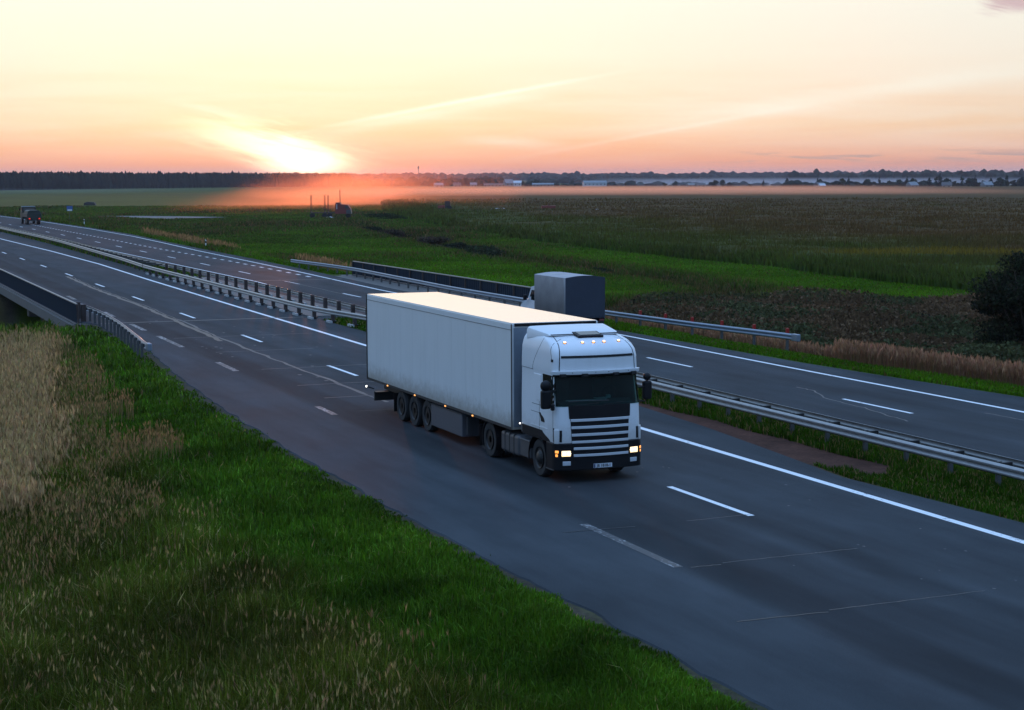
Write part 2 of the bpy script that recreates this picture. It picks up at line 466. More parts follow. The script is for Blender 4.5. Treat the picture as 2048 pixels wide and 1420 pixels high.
class MB:
    """collects shapes for one mesh object"""

    def __init__(s):
        s.v, s.f = [], []

    def add(s, vs, fs):
        k = len(s.v)
        s.v += [tuple(v) for v in vs]
        s.f += [tuple(i + k for i in f) for f in fs]
        return s

    def box(s, c, d, rz=0.0, tilt=0.0, taper=1.0):
        hx, hy, hz = d[0] / 2, d[1] / 2, d[2] / 2
        vs = []
        ca_, sa_ = math.cos(rz), math.sin(rz)
        for z in (-1, 1):
            k = taper if z > 0 else 1.0
            for x, y in ((-1, -1), (1, -1), (1, 1), (-1, 1)):
                px, py, pz = x * hx * k, y * hy * k, z * hz
                if tilt:
                    py, pz = py * math.cos(tilt) - pz * math.sin(tilt), py * math.sin(tilt) + pz * math.cos(tilt)
                vs.append((c[0] + px * ca_ - py * sa_, c[1] + px * sa_ + py * ca_, c[2] + pz))
        return s.add(vs, [(3, 2, 1, 0), (4, 5, 6, 7), (0, 1, 5, 4), (1, 2, 6, 5), (2, 3, 7, 6), (3, 0, 4, 7)])

    def prism_x(s, prof, x0, x1):
        """profile in (y, z), extruded along x"""
        n = len(prof)
        vs = [(x0, y, z) for y, z in prof] + [(x1, y, z) for y, z in prof]
        fs = [tuple(range(n - 1, -1, -1)), tuple(range(n, 2 * n))]
        fs += [(i, (i + 1) % n, n + (i + 1) % n, n + i) for i in range(n)]
        return s.add(vs, fs)

    def prism_y(s, prof, y0, y1):
        n = len(prof)
        vs = [(x, y0, z) for x, z in prof] + [(x, y1, z) for x, z in prof]
        fs = [tuple(range(n)), tuple(range(2 * n - 1, n - 1, -1))]
        fs += [((i + 1) % n, i, n + i, n + (i + 1) % n) for i in range(n)]
        return s.add(vs, fs)

    def tube(s, pts, r, n=8, caps=True):
        pts = [Vector(p) for p in pts]
        rs = r if hasattr(r, '__len__') else [r] * len(pts)
        vs, fs = [], []
        for i, p in enumerate(pts):
            d = (pts[min(i + 1, len(pts) - 1)] - pts[max(i - 1, 0)]).normalized()
            a = d.cross(Vector((0, 0, 1)))
            if a.length < 1e-3:
                a = Vector((1, 0, 0))
            a.normalize()
            b = d.cross(a)
            for k in range(n):
                t = 2 * PI * k / n
                vs.append(p + (a * math.cos(t) + b * math.sin(t)) * rs[i])
        for i in range(len(pts) - 1):
            for k in range(n):
                fs.append((i * n + k, i * n + (k + 1) % n, (i + 1) * n + (k + 1) % n, (i + 1) * n + k))
        if caps:
            fs.append(tuple(range(n - 1, -1, -1)))
            fs.append(tuple((len(pts) - 1) * n + k for k in range(n)))
        return s.add(vs, fs)

    def lathe_x(s, prof, c, n=32):
        """profile (x offset, radius) turned round the x axis"""
        vs, fs = [], []
        for x, r in prof:
            for k in range(n):
                t = 2 * PI * k / n
                vs.append((c[0] + x, c[1] + r * math.cos(t), c[2] + r * math.sin(t)))
        m = len(prof)
        for i in range(m - 1):
            for k in range(n):
                fs.append((i * n + k, i * n + (k + 1) % n, (i + 1) * n + (k + 1) % n, (i + 1) * n + k))
        fs.append(tuple(range(n)))
        fs.append(tuple((m - 1) * n + k for k in range(n - 1, -1, -1)))
        return s.add(vs, fs)

    def ball(s, c, r, n=12, m=8):
        r = r if hasattr(r, '__len__') else (r, r, r)
        vs, fs = [], []
        for i in range(m + 1):
            p = PI * i / m
            for k in range(n):
                t = 2 * PI * k / n
                vs.append((c[0] + r[0] * math.sin(p) * math.cos(t), c[1] + r[1] * math.sin(p) * math.sin(t), c[2] + r[2] * math.cos(p)))
        for i in range(m):
            for k in range(n):
                fs.append((i * n + k, (i + 1) * n + k, (i + 1) * n + (k + 1) % n, i * n + (k + 1) % n))
        return s.add(vs, fs)

    def sweep(s, path, prof, closed=True):
        """profile (side offset, z) swept along a level path (x, y); offset positive to the right of travel"""
        P = [Vector((p[0], p[1], 0)) for p in path]
        zs = [p[2] if len(p) > 2 else 0.0 for p in path]
        n = len(prof)
        vs, fs = [], []
        for i, p in enumerate(P):
            d = (P[min(i + 1, len(P) - 1)] - P[max(i - 1, 0)]).normalized()
            r = Vector((d.y, -d.x, 0))
            for o, z in prof:
                q = p + r * o
                vs.append((q.x, q.y, z + zs[i]))
        for i in range(len(P) - 1):
            for k in range(n if closed else n - 1):
                fs.append((i * n + k, i * n + (k + 1) % n, (i + 1) * n + (k + 1) % n, (i + 1) * n + k))
        if closed:
            fs.append(tuple(range(n - 1, -1, -1)))
            fs.append(tuple((len(P) - 1) * n + k for k in range(n)))
        return s.add(vs, fs)

    def build(s, name, mat, parent=None, bevel=0.0, smooth=False, seg=2):
        me = bpy.data.meshes.new(name)
        me.from_pydata(s.v, [], s.f)
        me.update()
        o = bpy.data.objects.new(name, me)
        COL.objects.link(o)
        me.materials.append(MT[mat] if isinstance(mat, str) else mat)
        if smooth:
            me.polygons.foreach_set('use_smooth', [True] * len(me.polygons))
            if smooth != 2:
                me.set_sharp_from_angle(angle=math.radians(38))
        if bevel:
            b = o.modifiers.new('bevel', 'BEVEL')
            b.width = bevel
            b.segments = seg
            b.limit_method = 'ANGLE'
            b.angle_limit = math.radians(40)
        if parent is not None:
            o.parent = parent
        return o


class Soup:
    """big vegetation meshes: numpy arrays of vertices, quads, triangles and a colour per vertex"""

    def __init__(s):
        s.V, s.Q, s.T, s.C, s.n = [], [], [], [], 0

    def add(s, V, Q=None, T=None, C=None):
        s.V.append(np.asarray(V, np.float32))
        s.C.append(np.asarray(C, np.float32))
        if Q is not None and len(Q):
            s.Q.append(np.asarray(Q, np.int64) + s.n)
        if T is not None and len(T):
            s.T.append(np.asarray(T, np.int64) + s.n)
        s.n += len(V)

    def build(s, name, mat, parent=None, smooth=False):
        V = np.concatenate(s.V)
        C = np.concatenate(s.C)
        Q = np.concatenate(s.Q) if s.Q else np.zeros((0, 4), np.int64)
        Tt = np.concatenate(s.T) if s.T else np.zeros((0, 3), np.int64)
        me = bpy.data.meshes.new(name)
        me.vertices.add(len(V))
        me.vertices.foreach_set('co', V.ravel())
        loops = np.concatenate([Q.ravel(), Tt.ravel()]).astype(np.int32)
        me.loops.add(len(loops))
        me.loops.foreach_set('vertex_index', loops)
        me.polygons.add(len(Q) + len(Tt))
        st = np.concatenate([np.arange(len(Q)) * 4, len(Q) * 4 + np.arange(len(Tt)) * 3]).astype(np.int32)
        me.polygons.foreach_set('loop_start', st)
        me.update(calc_edges=True)
        if smooth:
            me.polygons.foreach_set('use_smooth', np.ones(len(Q) + len(Tt), bool))
        a = me.color_attributes.new('Col', 'FLOAT_COLOR', 'POINT')
        a.data.foreach_set('color', np.concatenate([np.clip(C, 0, 1), np.ones((len(C), 1), np.float32)], 1).ravel())
        me.materials.append(MT[mat] if isinstance(mat, str) else mat)
        o = bpy.data.objects.new(name, me)
        COL.objects.link(o)
        if parent is not None:
            o.parent = parent
        return o


def sst(x, a, b):
    t = np.clip((np.asarray(x, float) - a) / (b - a), 0, 1)
    return t * t * (3 - 2 * t)


def vnoise(x, y, s, seed=0):
    """smooth value noise 0..1"""
    x = np.asarray(x, float) / s + 137.3 * (seed + 1)
    y = np.asarray(y, float) / s + 71.9 * (seed + 1)
    xi, yi = np.floor(x), np.floor(y)
    fx, fy = x - xi, y - yi
    fx = fx * fx * (3 - 2 * fx)
    fy = fy * fy * (3 - 2 * fy)

    def h(a, b):
        v = np.sin(a * 127.1 + b * 311.7 + seed * 17.3) * 43758.5453
        return v - np.floor(v)
    return (h(xi, yi) * (1 - fx) + h(xi + 1, yi) * fx) * (1 - fy) + (h(xi, yi + 1) * (1 - fx) + h(xi + 1, yi + 1) * fx) * fy


def fbm(x, y, s, seed=0, o=3):
    r, a, t = 0, 1.0, 0
    for i in range(o):
        r = r + a * vnoise(x, y, s / 2 ** i, seed + i)
        t += a
        a *= .55
    return r / t


def inpoly(x, y, poly):
    r = np.zeros(len(x), bool)
    n = len(poly)
    for i in range(n):
        x0, y0 = poly[i]
        x1, y1 = poly[(i + 1) % n]
        c = ((y0 > y) != (y1 > y))
        with np.errstate(divide='ignore', invalid='ignore'):
            r ^= c & (x < (x1 - x0) * (y - y0) / (y1 - y0 + 1e-12) + x0)
    return r


def dpoly(x, y, pl):
    """distance to a polyline"""
    d = np.full(np.shape(x), 1e9)
    for (x0, y0), (x1, y1) in zip(pl[:-1], pl[1:]):
        ex_, ey_ = x1 - x0, y1 - y0
        t = np.clip(((x - x0) * ex_ + (y - y0) * ey_) / (ex_ * ex_ + ey_ * ey_), 0, 1)
        d = np.minimum(d, np.hypot(x - x0 - t * ex_, y - y0 - t * ey_))
    return d


# ------------------------------------------------------------------ road alignment (x across, y along, metres)
L_EDGE = [(13.5, -60), (13.4, 10), (13.35, 20), (13.2, 27), (13.0, 36), (12.95, 44), (13.1, 56), (13.7, 70), (14.55, 82), (14.7, 99), (13.75, 101), (13.75, 142), (13.4, 150), (13.2, 300), (12.5, 900)]
N_RIGHT = [(25.9, -60), (25.9, 33), (25.45, 40), (26.0, 44.5), (26.6, 50), (27.0, 57), (27.0, 80), (26.9, 90), (26.9, 97), (30.2, 99), (30.2, 141), (27.3, 144), (27.2, 152), (27.5, 184), (27.9, 230), (27.4, 300), (26.5, 400), (24, 900)]
F_LEFT = [(30.4, -60), (30.4, 98), (30.21, 99), (30.21, 141), (30.4, 146), (30.4, 200), (30.6, 300), (30, 400), (27, 900)]
F_RIGHT = [(41.4, -60), (41.2, 40), (40.85, 52), (40.2, 59), (39.75, 66), (39.55, 75), (39.4, 85), (39.35, 121), (39.9, 133), (40.6, 150), (41.3, 170), (42.0, 204), (43.0, 236), (43.9, 261), (43.6, 300), (42.8, 347), (40.6, 404), (38.5, 500), (32, 900)]
CHAN = [(-90, 110), (-30, 114), (13, 120), (28, 121), (42, 120), (54, 119), (64, 121), (71, 128), (74, 145), (75.5, 165), (77.5, 197), (85, 244), (100, 330), (116, 400), (160, 560)]


def px_(pl, y):
    ys = [p[1] for p in pl]
    return np.interp(y, ys, [p[0] for p in pl])


def tz(x, y):
    x = np.asarray(x, float)
    y = np.asarray(y, float)
    dl = px_(L_EDGE, y) - x
    dr = x - px_(F_RIGHT, y)
    z = np.full(np.broadcast(x, y).shape, -0.035)
    und = (fbm(x, y, 7, 3) - .5) * .35
    left = -.03 - .75 * sst(dl, .3, 9) - .9 * sst(dl, 8, 40) + und * sst(dl, .6, 4)
    right = -.03 - 1.45 * sst(dr, 1.0, 6.5) + und * .7 * sst(dr, 1.2, 5)
    z = np.where(dl > 0, left, z)
    z = np.where(dr > 0, right, z)
    # river valley below the bridge, then the ditch across the meadow
    v = sst(np.abs(y - 120.5 - .0 * x), 20.5, 13.0) * sst(x, -120, -30) * sst(x, 56, 47)
    z = z * (1 - v) + v * -4.3
    dc = dpoly(x, y, CHAN)
    z = z - 1.15 * np.exp(-(dc / 2.6) ** 2) * sst(dr, 3, 9)
    r = np.hypot(x, y)
    z = z + 6.0 * sst(r, 2600, 5600) + 10 * sst(r, 5000, 9000) + 2.0 * sst(r, 2500, 7000) * (vnoise(x, y, 900, 5) - .3)
    return z


def axis(lo, f0, f1, step, hi, g=1.09):
    a = list(np.arange(f0, f1 + 1e-6, step))
    s = step
    while a[-1] < hi:
        s *= g
        a.append(a[-1] + s)
    s = step
    b = [a[0]]
    while b[0] > lo:
        s *= g
        b.insert(0, b[0] - s)
    return np.array(b[:-1] + a)


# corn field outline: near edge along the meadow, then away to the horizon side
CORN = [(144, 455), (139, 442), (112, 310), (103, 264), (96, 215), (94, 190), (93, 164), (90, 140), (87.5, 118), (86, 100), (80, 70), (70, 30), (900, 30), (1600, 1200), (470, 1500)]
WEEDS = [(43.8, 96), (46, 108), (56, 118.5), (60, 114), (70, 114.5), (80, 108.5), (85.5, 104), (84, 85), (78, 60), (60, 30), (44, 30)]

gx = axis(-13000, -24, 150, 1.0, 14000)
gy = axis(-3000, 12, 262, 1.25, 15000)
GX, GY = np.meshgrid(gx, gy)
GZ = tz(GX, GY)
nx_, ny_ = len(gx), len(gy)
V = np.stack([GX, GY, GZ], -1).reshape(-1, 3)
ii = np.arange(nx_ * ny_).reshape(ny_, nx_)
Q = np.stack([ii[:-1, :-1], ii[:-1, 1:], ii[1:, 1:], ii[1:, :-1]], -1).reshape(-1, 4)
fx, fy = V[:, 0], V[:, 1]
dl = px_(L_EDGE, fy) - fx
dr = fx - px_(F_RIGHT, fy)
C = np.zeros((len(V), 3))
C[:] = (.050, .080, .010)                                         # meadow
nn = fbm(fx, fy, 22, 11)[:, None]
C *= (.75 + .5 * nn)
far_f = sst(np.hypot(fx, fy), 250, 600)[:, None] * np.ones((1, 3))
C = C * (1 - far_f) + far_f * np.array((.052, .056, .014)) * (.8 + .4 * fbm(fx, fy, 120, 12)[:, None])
lush_far = inpoly(fx, fy, [(30, 140), (139, 442), (175, 520), (330, 1000), (520, 1700), (100, 2600), (-600, 2600), (-600, 600)])
C[lush_far] = (np.array((.040, .062, .010)) * (.6 + .7 * fbm(fx, fy, 60, 14))[:, None])[lush_far]
C[inpoly(fx, fy, CORN)] = (.085, .048, .018)
C[inpoly(fx, fy, WEEDS)] = (.060, .042, .02)
C[(dl > 0) & (fy < 140)] = (.045, .038, .013)
med = (fx > 25.3) & (fx < 30.6)
C[med] = (.034, .040, .010)
soil = med & (fy > 38.5) & (fy < 61) & (fx < 28.6)
C[soil] = (.070, .033, .025)
C[(np.abs(dl) < .7)] = (.050, .042, .032)
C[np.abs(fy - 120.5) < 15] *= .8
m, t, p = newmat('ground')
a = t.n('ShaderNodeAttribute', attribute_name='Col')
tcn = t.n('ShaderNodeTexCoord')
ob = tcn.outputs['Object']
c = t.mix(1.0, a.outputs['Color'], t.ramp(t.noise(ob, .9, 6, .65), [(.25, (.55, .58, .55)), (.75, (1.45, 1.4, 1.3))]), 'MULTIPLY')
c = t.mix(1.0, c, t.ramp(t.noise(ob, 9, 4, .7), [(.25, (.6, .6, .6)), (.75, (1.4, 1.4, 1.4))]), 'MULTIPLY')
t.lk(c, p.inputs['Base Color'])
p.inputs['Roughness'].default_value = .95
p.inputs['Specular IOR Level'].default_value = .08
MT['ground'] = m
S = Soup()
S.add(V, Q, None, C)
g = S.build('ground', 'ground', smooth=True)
tag(g, 'green and brown farmland either side of the motorway', 'ground', kind='structure')


# ------------------------------------------------------------------ roads
def strip(name, left, right, z, mat, y0, y1, step=2.0):
    ys = list(np.arange(y0, y1, step)) + [y1]
    mb = MB()
    vs, fs = [], []
    K = 8
    for y in ys:
        a_, b_ = float(px_(left, y)), float(px_(right, y))
        rag = .34 * (float(fbm(np.array([y]), np.array([a_]), 1.6, 141, 4)[0]) - .5)
        vs.append((a_ + rag - .10, y, z - .09))                    # broken edge sloping down into the verge
        for k in range(K):
            vs.append((a_ + rag + (b_ - a_ - rag) * k / (K - 1), y, z))
    for i in range(len(ys) - 1):
        for k in range(K):
            j = i * (K + 1) + k
            fs.append((j, j + 1, j + K + 2, j + K + 1))
    return mb.add(vs, fs).build(name, mat)


near_road = strip('near_carriageway', L_EDGE, N_RIGHT, 0.0, 'road', -60, 900, .4)
tag(near_road, 'near carriageway of grey asphalt carrying the white lorry', 'road', kind='structure')
far_road = strip('far_carriageway', F_LEFT, F_RIGHT, 0.0, 'road_far', -60, 900)
tag(far_road, 'far carriageway of grey asphalt beyond the median guardrail', 'road', kind='structure')


def ribbon(mb, pts, wd, z=0.004):
    pts = [Vector((p[0], p[1], 0)) for p in pts]
    vs = []
    for i, p in enumerate(pts):
        d = (pts[min(i + 1, len(pts) - 1)] - pts[max(i - 1, 0)]).normalized()
        r = Vector((d.y, -d.x, 0)) * (wd[i] if hasattr(wd, '__len__') else wd) * .5
        vs += [(p.x - r.x, p.y - r.y, z), (p.x + r.x, p.y + r.y, z)]
    mb.add(vs, [(2 * i, 2 * i + 1, 2 * i + 3, 2 * i + 2) for i in range(len(pts) - 1)])


INNER = [(24.5, -40), (24.52, 31), (24.55, 50), (24.7, 81), (24.85, 108), (25.1, 141), (25.5, 170), (25.2, 203), (24.2, 247), (23.3, 300), (21, 420)]
mb = MB()
ribbon(mb, [(float(px_(INNER, y)), y) for y in np.arange(-40, 420, 3.0)], .24)
for k in range(-3, 22):                                            # lane dashes, 4.3 m on a 16.2 m beat
    y = 36.2 + 16.2 * k
    xx = float(np.interp(y, [0, 100, 140, 170, 250, 380], [20.52, 20.52, 20.33, 20.1, 19.4, 17.5]))
    ribbon(mb, [(xx, y), (xx, y + 2.2), (xx, y + 4.3)], .17)
FSOL = [(38.25, -40), (38.25, 64), (38.4, 80), (38.1, 121), (38.6, 133), (39.25, 149.5), (39.8, 169), (40.5, 197), (41.6, 225), (42.4, 250), (42.5, 290), (41.6, 347), (39.4, 404), (37.5, 500)]
ribbon(mb, [(float(px_(FSOL, y)), y) for y in np.arange(-40, 500, 3.0)], .2)
for k in range(-3, 24):
    y = 50.1 + 16.1 * k
    xx = float(np.interp(y, [0, 160, 260, 420], [34.55, 34.6, 34.2, 32.4]))
    ribbon(mb, [(xx, y), (xx, y + 4.3)], .16)
for k in range(58):                                                # short dots beside the slip lane
    y = 140 + 3.3 * k
    ribbon(mb, [(float(np.interp(y, [140, 170, 205, 250, 330], [38.0, 38.2, 37.5, 37.4, 37.0])), y + d) for d in (0, 1.25)], .26)
ribbon(mb, [(float(np.interp(y, [60, 112, 136, 200, 420], [31.3, 31.6, 32.4, 31.6, 30.4])), y) for y in np.arange(-40, 420, 4.0)], .15)
o = mb.build('road_markings', 'paint')
tag(o, 'white lane lines and dashes painted on both carriageways', 'road markings', kind='structure')
mb = MB()
for y0, y1 in ((83.7, 90.2), (93.8, 98.4), (72.3, 76.1), (57.4, 59.8), (104, 108), (120, 124), (31.9, 36.8)):
    ribbon(mb, [(16.38, y0), (16.42, y1)], .26 if y0 > 60 else .22)
o = mb.build('worn_edge_markings', 'paint_worn')
tag(o, 'worn edge dashes half rubbed off beside the near shoulder', 'road markings', kind='structure')
mb = MB()
for y, xa, xb in ((27.6, 17.3, 20.9), (31.9, 17.4, 20.8), (36.2, 18.8, 20.6), (62.0, 17.3, 22), (66.2, 17.4, 21), (72.5, 17.5, 22.6), (80.5, 17.3, 22.0), (88.5, 16.9, 24.2), (58, 17.4, 20)):
    n_ = 14
    ribbon(mb, [(xa + (xb - xa) * i / n_, y + .022 * random.uniform(-1, 1) + .012 * i, 0) for i in range(n_ + 1)], .032 if y < 60 else .09)
# crack with sand in it along the slow lane, up on to the bridge
pts = [(18.9 + .12 * math.sin(y * .13) + .07 * random.uniform(-1, 1) + .012 * (y - 60), y) for y in np.arange(60, 150, 1.0)]
ribbon(mb, pts, [(.12 + .14 * random.random()) * (.35 if q_[1] > 100 else .8) for q_ in pts])
# wandering repair line on the far carriageway
for pl in ([(34.9, 58.2), (34.9, 56.9), (34.0, 54.6), (33.9, 52), (33.5, 50), (33.3, 48.2)], [(36.3, 45.7), (35.6, 44), (35.2, 42), (34.2, 40.4), (34.6, 38)], [(36.9, 49.2), (37.0, 46.8), (36.2, 46.2)],
           [(34.6, 137), (34.5, 124), (34.2, 113)]):
    q = []
    for (a0, b0), (a1, b1) in zip(pl[:-1], pl[1:]):
        q += [(a0 + (a1 - a0) * i / 6 + .05 * random.uniform(-1, 1), b0 + (b1 - b0) * i / 6) for i in range(6)]
    ribbon(mb, q, .07)
for y, xa, xb in ((136.2, 30.6, 39.6), (99.3, 14.8, 26.5)):        # bridge expansion joints
    ribbon(mb, [(xa, y), (xb, y)], .32)
for i in range(64):                                                # pale spalls in the slow lane
    y = random.choice([random.uniform(66, 100), random.uniform(24, 46), random.uniform(80, 96)])
    x_ = random.uniform(17.3, 23.5)
    r_ = random.uniform(.03, .11) if y > 60 else random.uniform(.02, .04)
    mb.add([(x_ + r_ * random.uniform(.6, 1.2) * math.cos(k * PI / 3), y + 1.3 * r_ * math.sin(k * PI / 3), .0045) for k in range(6)], [tuple(range(6))])
mb.v = [(a_, b_, .006) for a_, b_, c_ in mb.v]
o = mb.build('road_cracks', 'crack')
tag(o, 'sandy cracks, joints and pale chips across the road', 'road cracks', kind='structure')
mb = MB()
for y, xa, xb in ((27.5, 15.3, 17.2), (31.8, 16.6, 17.3), (36.1, 15.6, 17.4)):
    ribbon(mb, [(xa + (xb - xa) * i / 8, y - .03 + .02 * random.uniform(-1, 1)) for i in range(9)], .04)
ribbon(mb, [(18.62 + .12 * math.sin(y * .13) + .07 * random.uniform(-1, 1) + .012 * (y - 60), y) for y in np.arange(86, 150, 1.0)], .26)
mb.v = [(a_, b_, .008) for a_, b_, c_ in mb.v]
o = mb.build('tar_cracks', 'tar')
tag(o, 'dark tar filled cracks in the asphalt', 'road cracks', kind='structure')


# ------------------------------------------------------------------ bridge over the stream
bz0, bz1 = 99.2, 142.6
bridge = empty('road_bridge', (28, 121, 0), 0, 'low concrete road bridge carrying the motorway over the overgrown stream', 'bridge')


def bpart(mb, name, mat, bevel=0.0):
    o = mb.build(name, mat, bridge, bevel=bevel)
    o.location = (-28, -121, 0)
    return o


mb = MB().box((28.0, 121, -.32), (29.4, bz1 - bz0, .56))
bpart(mb, 'deck', 'concrete')
mb = MB()
for x in np.linspace(14.6, 41.2, 12):
    mb.box((x, 121, -.93), (.5, bz1 - bz0 - .5, .64))
bpart(mb, 'girders', 'concrete')
for y in (99.7, 142.1):
    mb = MB().box((28, y + (.9 if y > 120 else -.9), -2.9), (28.6, 1.6, 4.4))
    bpart(mb, 'abutment', 'concrete', .05)
for y in (113.0, 129.0):
    mb = MB()
    for x in (15.6, 22, 28, 34, 40.4):
        mb.tube([(x, y, -5.2), (x, y, -1.7)], .45, 14)
    mb.box((28, y, -1.48), (27.4, 1.2, .42))
    bpart(mb, 'pier', 'concrete')
mb = MB().box((28.55, 121, -.006), (3.3, bz1 - bz0, .09))
bpart(mb, 'median_strip', 'concrete')


def parapet(name, x, y0, y1, label, face):
    e = empty(name, (x, (y0 + y1) / 2, 0), 0, label, 'parapet')
    yc = (y0 + y1) / 2
    mb = MB()
    prof = []
    n_ = int((y1 - y0) / .18)
    for i in range(n_ + 1):                                        # profiled sheet
        yy = y0 - yc + (y1 - y0) * i / n_
        prof.append((.02 if i % 2 else -.02, yy))
    vs = [(a_, b_, .06) for a_, b_ in prof] + [(a_, b_, 1.08) for a_, b_ in prof]
    k = len(prof)
    mb.add(vs, [(i, i + 1, k + i + 1, k + i) for i in range(k - 1)])
    o = mb.build('panel', 'parapet', e)
    sd = o.modifiers.new('thick', 'SOLIDIFY')
    sd.thickness = .012
    sd.offset = 0
    MB().box((0, 0, 1.13), (.11, y1 - y0, .07)).build('top_rail', 'parapet_rail', e, .015)
    MB().box((.0, 0, .0), (.28, y1 - y0, .10)).build('kerb', 'concrete', e, .015)
    n_ = max(2, int((y1 - y0) / 3.0))
    for i in range(n_ + 1):
        yy = y0 - yc + .05 + (y1 - y0 - .1) * i / n_
        MB().box((face * .085, yy, .57), (.09, .09, 1.04)).build('post', 'post', e)
    return e


parapet('bridge_parapet', 13.62, 99.3, 150, 'blue-black sheet parapet with pale top rail along the near bridge edge by the reeds', 1)
parapet('bridge_parapet', 42.15, 96.2, 141.6, 'blue-black sheet parapet standing in front of the green meadow beyond the far carriageway', -1)

# ------------------------------------------------------------------ guardrails
W_PROF = [(0, .75), (.035, .742), (.085, .70), (.085, .665), (.022, .60), (.085, .535), (.085, .50), (.035, .458), (0, .45),
          (-.006, .456), (.026, .466), (.074, .505), (.074, .53), (.010, .60), (.074, .67), (.074, .695), (.026, .734), (-.006, .744)]


def along(path, s0, step):
    """points and directions every `step` metres along a path"""
    P = [Vector(p).to_2d() if len(p) > 2 else Vector(p) for p in path]
    outp, d0, want = [], 0.0, s0
    for a_, b_ in zip(P[:-1], P[1:]):
        L_ = (b_ - a_).length
        while want <= d0 + L_:
            outp.append((a_ + (b_ - a_) * ((want - d0) / L_), (b_ - a_).normalized()))
            want += step
        d0 += L_
    return outp


def smooth_path(path, step=1.0):
    ys = [p[1] for p in path]
    yy = np.arange(min(ys), max(ys) + 1e-6, step)
    xs = np.interp(yy, ys, [p[0] for p in path])
    k = np.ones(5) / 5
    xs2 = np.convolve(np.pad(xs, 2, mode='edge'), k, 'valid')
    return [(float(x), float(y)) for x, y in zip(xs2, yy)]


def guardrail(path, label, side, post_step, post_off, mat='galv', post_mat='post', double=None, plinth=False, reflect=None, end_block=False,
              post_top=.70, post_w=.12, s0=1.0, group=None):
    """side: +1 the beam faces +x, -1 it faces -x. double: path of a second beam on the other side of the posts"""
    path = smooth_path(path)
    x0, y0 = path[0]
    e = empty('guardrail', (x0, y0, 0), 0, label, 'guardrail', group)
    loc = [(x - x0, y - y0) for x, y in path]
    MB().sweep(loc, [(o_ * side, z) for o_, z in W_PROF]).build('beam', mat, e, smooth=1)
    if double:
        d2 = smooth_path(double)
        MB().sweep([(x - x0, y - y0) for x, y in d2], [(-o_ * side, z) for o_, z in W_PROF]).build('beam', mat, e, smooth=1)
    for i, (q, d) in enumerate(along(loc, s0, post_step)):
        if i >= 98:
            break
        px0 = q.x - side * post_off
        po = MB().box((px0, q.y, post_top / 2 - .2), (post_w, post_w * .8, post_top + .4)).build('post', post_mat, e)
        sp = MB()
        if double:
            x2 = float(np.interp(q.y + y0, [p[1] for p in d2], [p[0] for p in d2])) - x0
            sp.box(((q.x + x2) / 2, q.y, .60), (abs(x2 - q.x) - .02, .10, .12))
        else:
            sp.box((q.x - side * (post_off / 2 + .0), q.y, .6), (max(.05, post_off - post_w * .8), .09, .16))
        sp.build('spacer', 'far_dark', po)
        if plinth:
            MB().box((px0, q.y, .10), (.34, .36, .05)).build('base_plate', 'far_dark', po)
            MB().box((px0 + side * .22, q.y, .06), (.12, .95, .12)).build('plinth', 'plinth', po)
        if reflect and i in reflect:
            r = MB().box((px0, q.y, post_top + .13), (.12, .13, .26)).build('reflector', 'red', po)
            r['label'] = 'red reflector block on top of the post'
    if end_block:
        q = loc[0] if end_block == 1 else loc[-1]
        MB().box((q[0] + side * .03, q[1] - .25, .60), (.20, .55, .34)).build('end_piece', mat, e, .04)
    return e


guardrail([(27.85, -20), (27.85, 60), (27.72, 84), (27.5, 89.5)], 'double grey guardrail in the grassy median in front of the lorry', -1, 2.055, .38, double=[(28.62, -20), (28.65, 60), (28.75, 84), (28.95, 89.5)],
          post_mat='post_grey', s0=1.56 + .0)
guardrail([(27.5, 89.6), (27.0, 93.3), (26.6, 97), (26.48, 101), (26.45, 128), (26.42, 146), (26.5, 152)], 'pale guardrail on dark posts along the white inner line over the bridge', -1, 3.03, .16,
          post_top=.70, plinth=True, s0=2.2, post_w=.2)
guardrail([(29.0, 89.6), (29.1, 97), (29.25, 118), (29.0, 136), (28.9, 146), (28.5, 152)], 'dark-backed guardrail on rusty posts along the inner side of the far carriageway on the bridge', 1, 3.0, .16,
          post_top=.79, plinth=True, s0=1.8, post_w=.22)
guardrail([(26.5, 152.1), (27.0, 165), (27.3, 181), (28.0, 215), (28.0, 235), (27.5, 275), (27.0, 330), (26, 420)], 'long pale guardrail in the median running away left towards the green lorry', -1, 3.0, .32,
          double=[(28.5, 152.1), (28.4, 165), (28.5, 181), (28.9, 215), (28.9, 235), (28.4, 275), (27.9, 330), (26.9, 420)], s0=1.5)
guardrail([(42.4, 70.9), (42.2, 72.4), (41.3, 78.5), (40.55, 88), (40.2, 98), (40.1, 111), (40.75, 125), (41.4, 138), (41.15, 146), (40.5, 156.5)],
          'roadside guardrail beyond the far carriageway with red reflectors near its end piece', -1, 2.58, .17, mat='galv_blue', post_mat='post_grey', reflect=(0, 1, 2, 3, 4, 5), end_block=1, s0=.75)
guardrail([(13.72, 78.4), (13.95, 81), (14.15, 84), (14.62, 91), (14.85, 98), (14.8, 102), (14.6, 106)], 'short curved guardrail at the near road edge beside the bridge parapet', 1, 1.6, .17,
          mat='galv_blue', post_mat='post_grey', s0=.5, end_block=1)
for y in (101.2, 103.4):
    tag(MB().box((14.25, y, .42), (.26, .26, .95)).box((14.25, y, .93), (.30, .30, .06)).build('thick_post', 'post', None, .01),
        'thick red-brown steel post between near guardrail and bridge parapet, ' + ('nearer the grass' if y < 102 else 'further along the bridge'), 'post', 'thick posts at the bridge end')


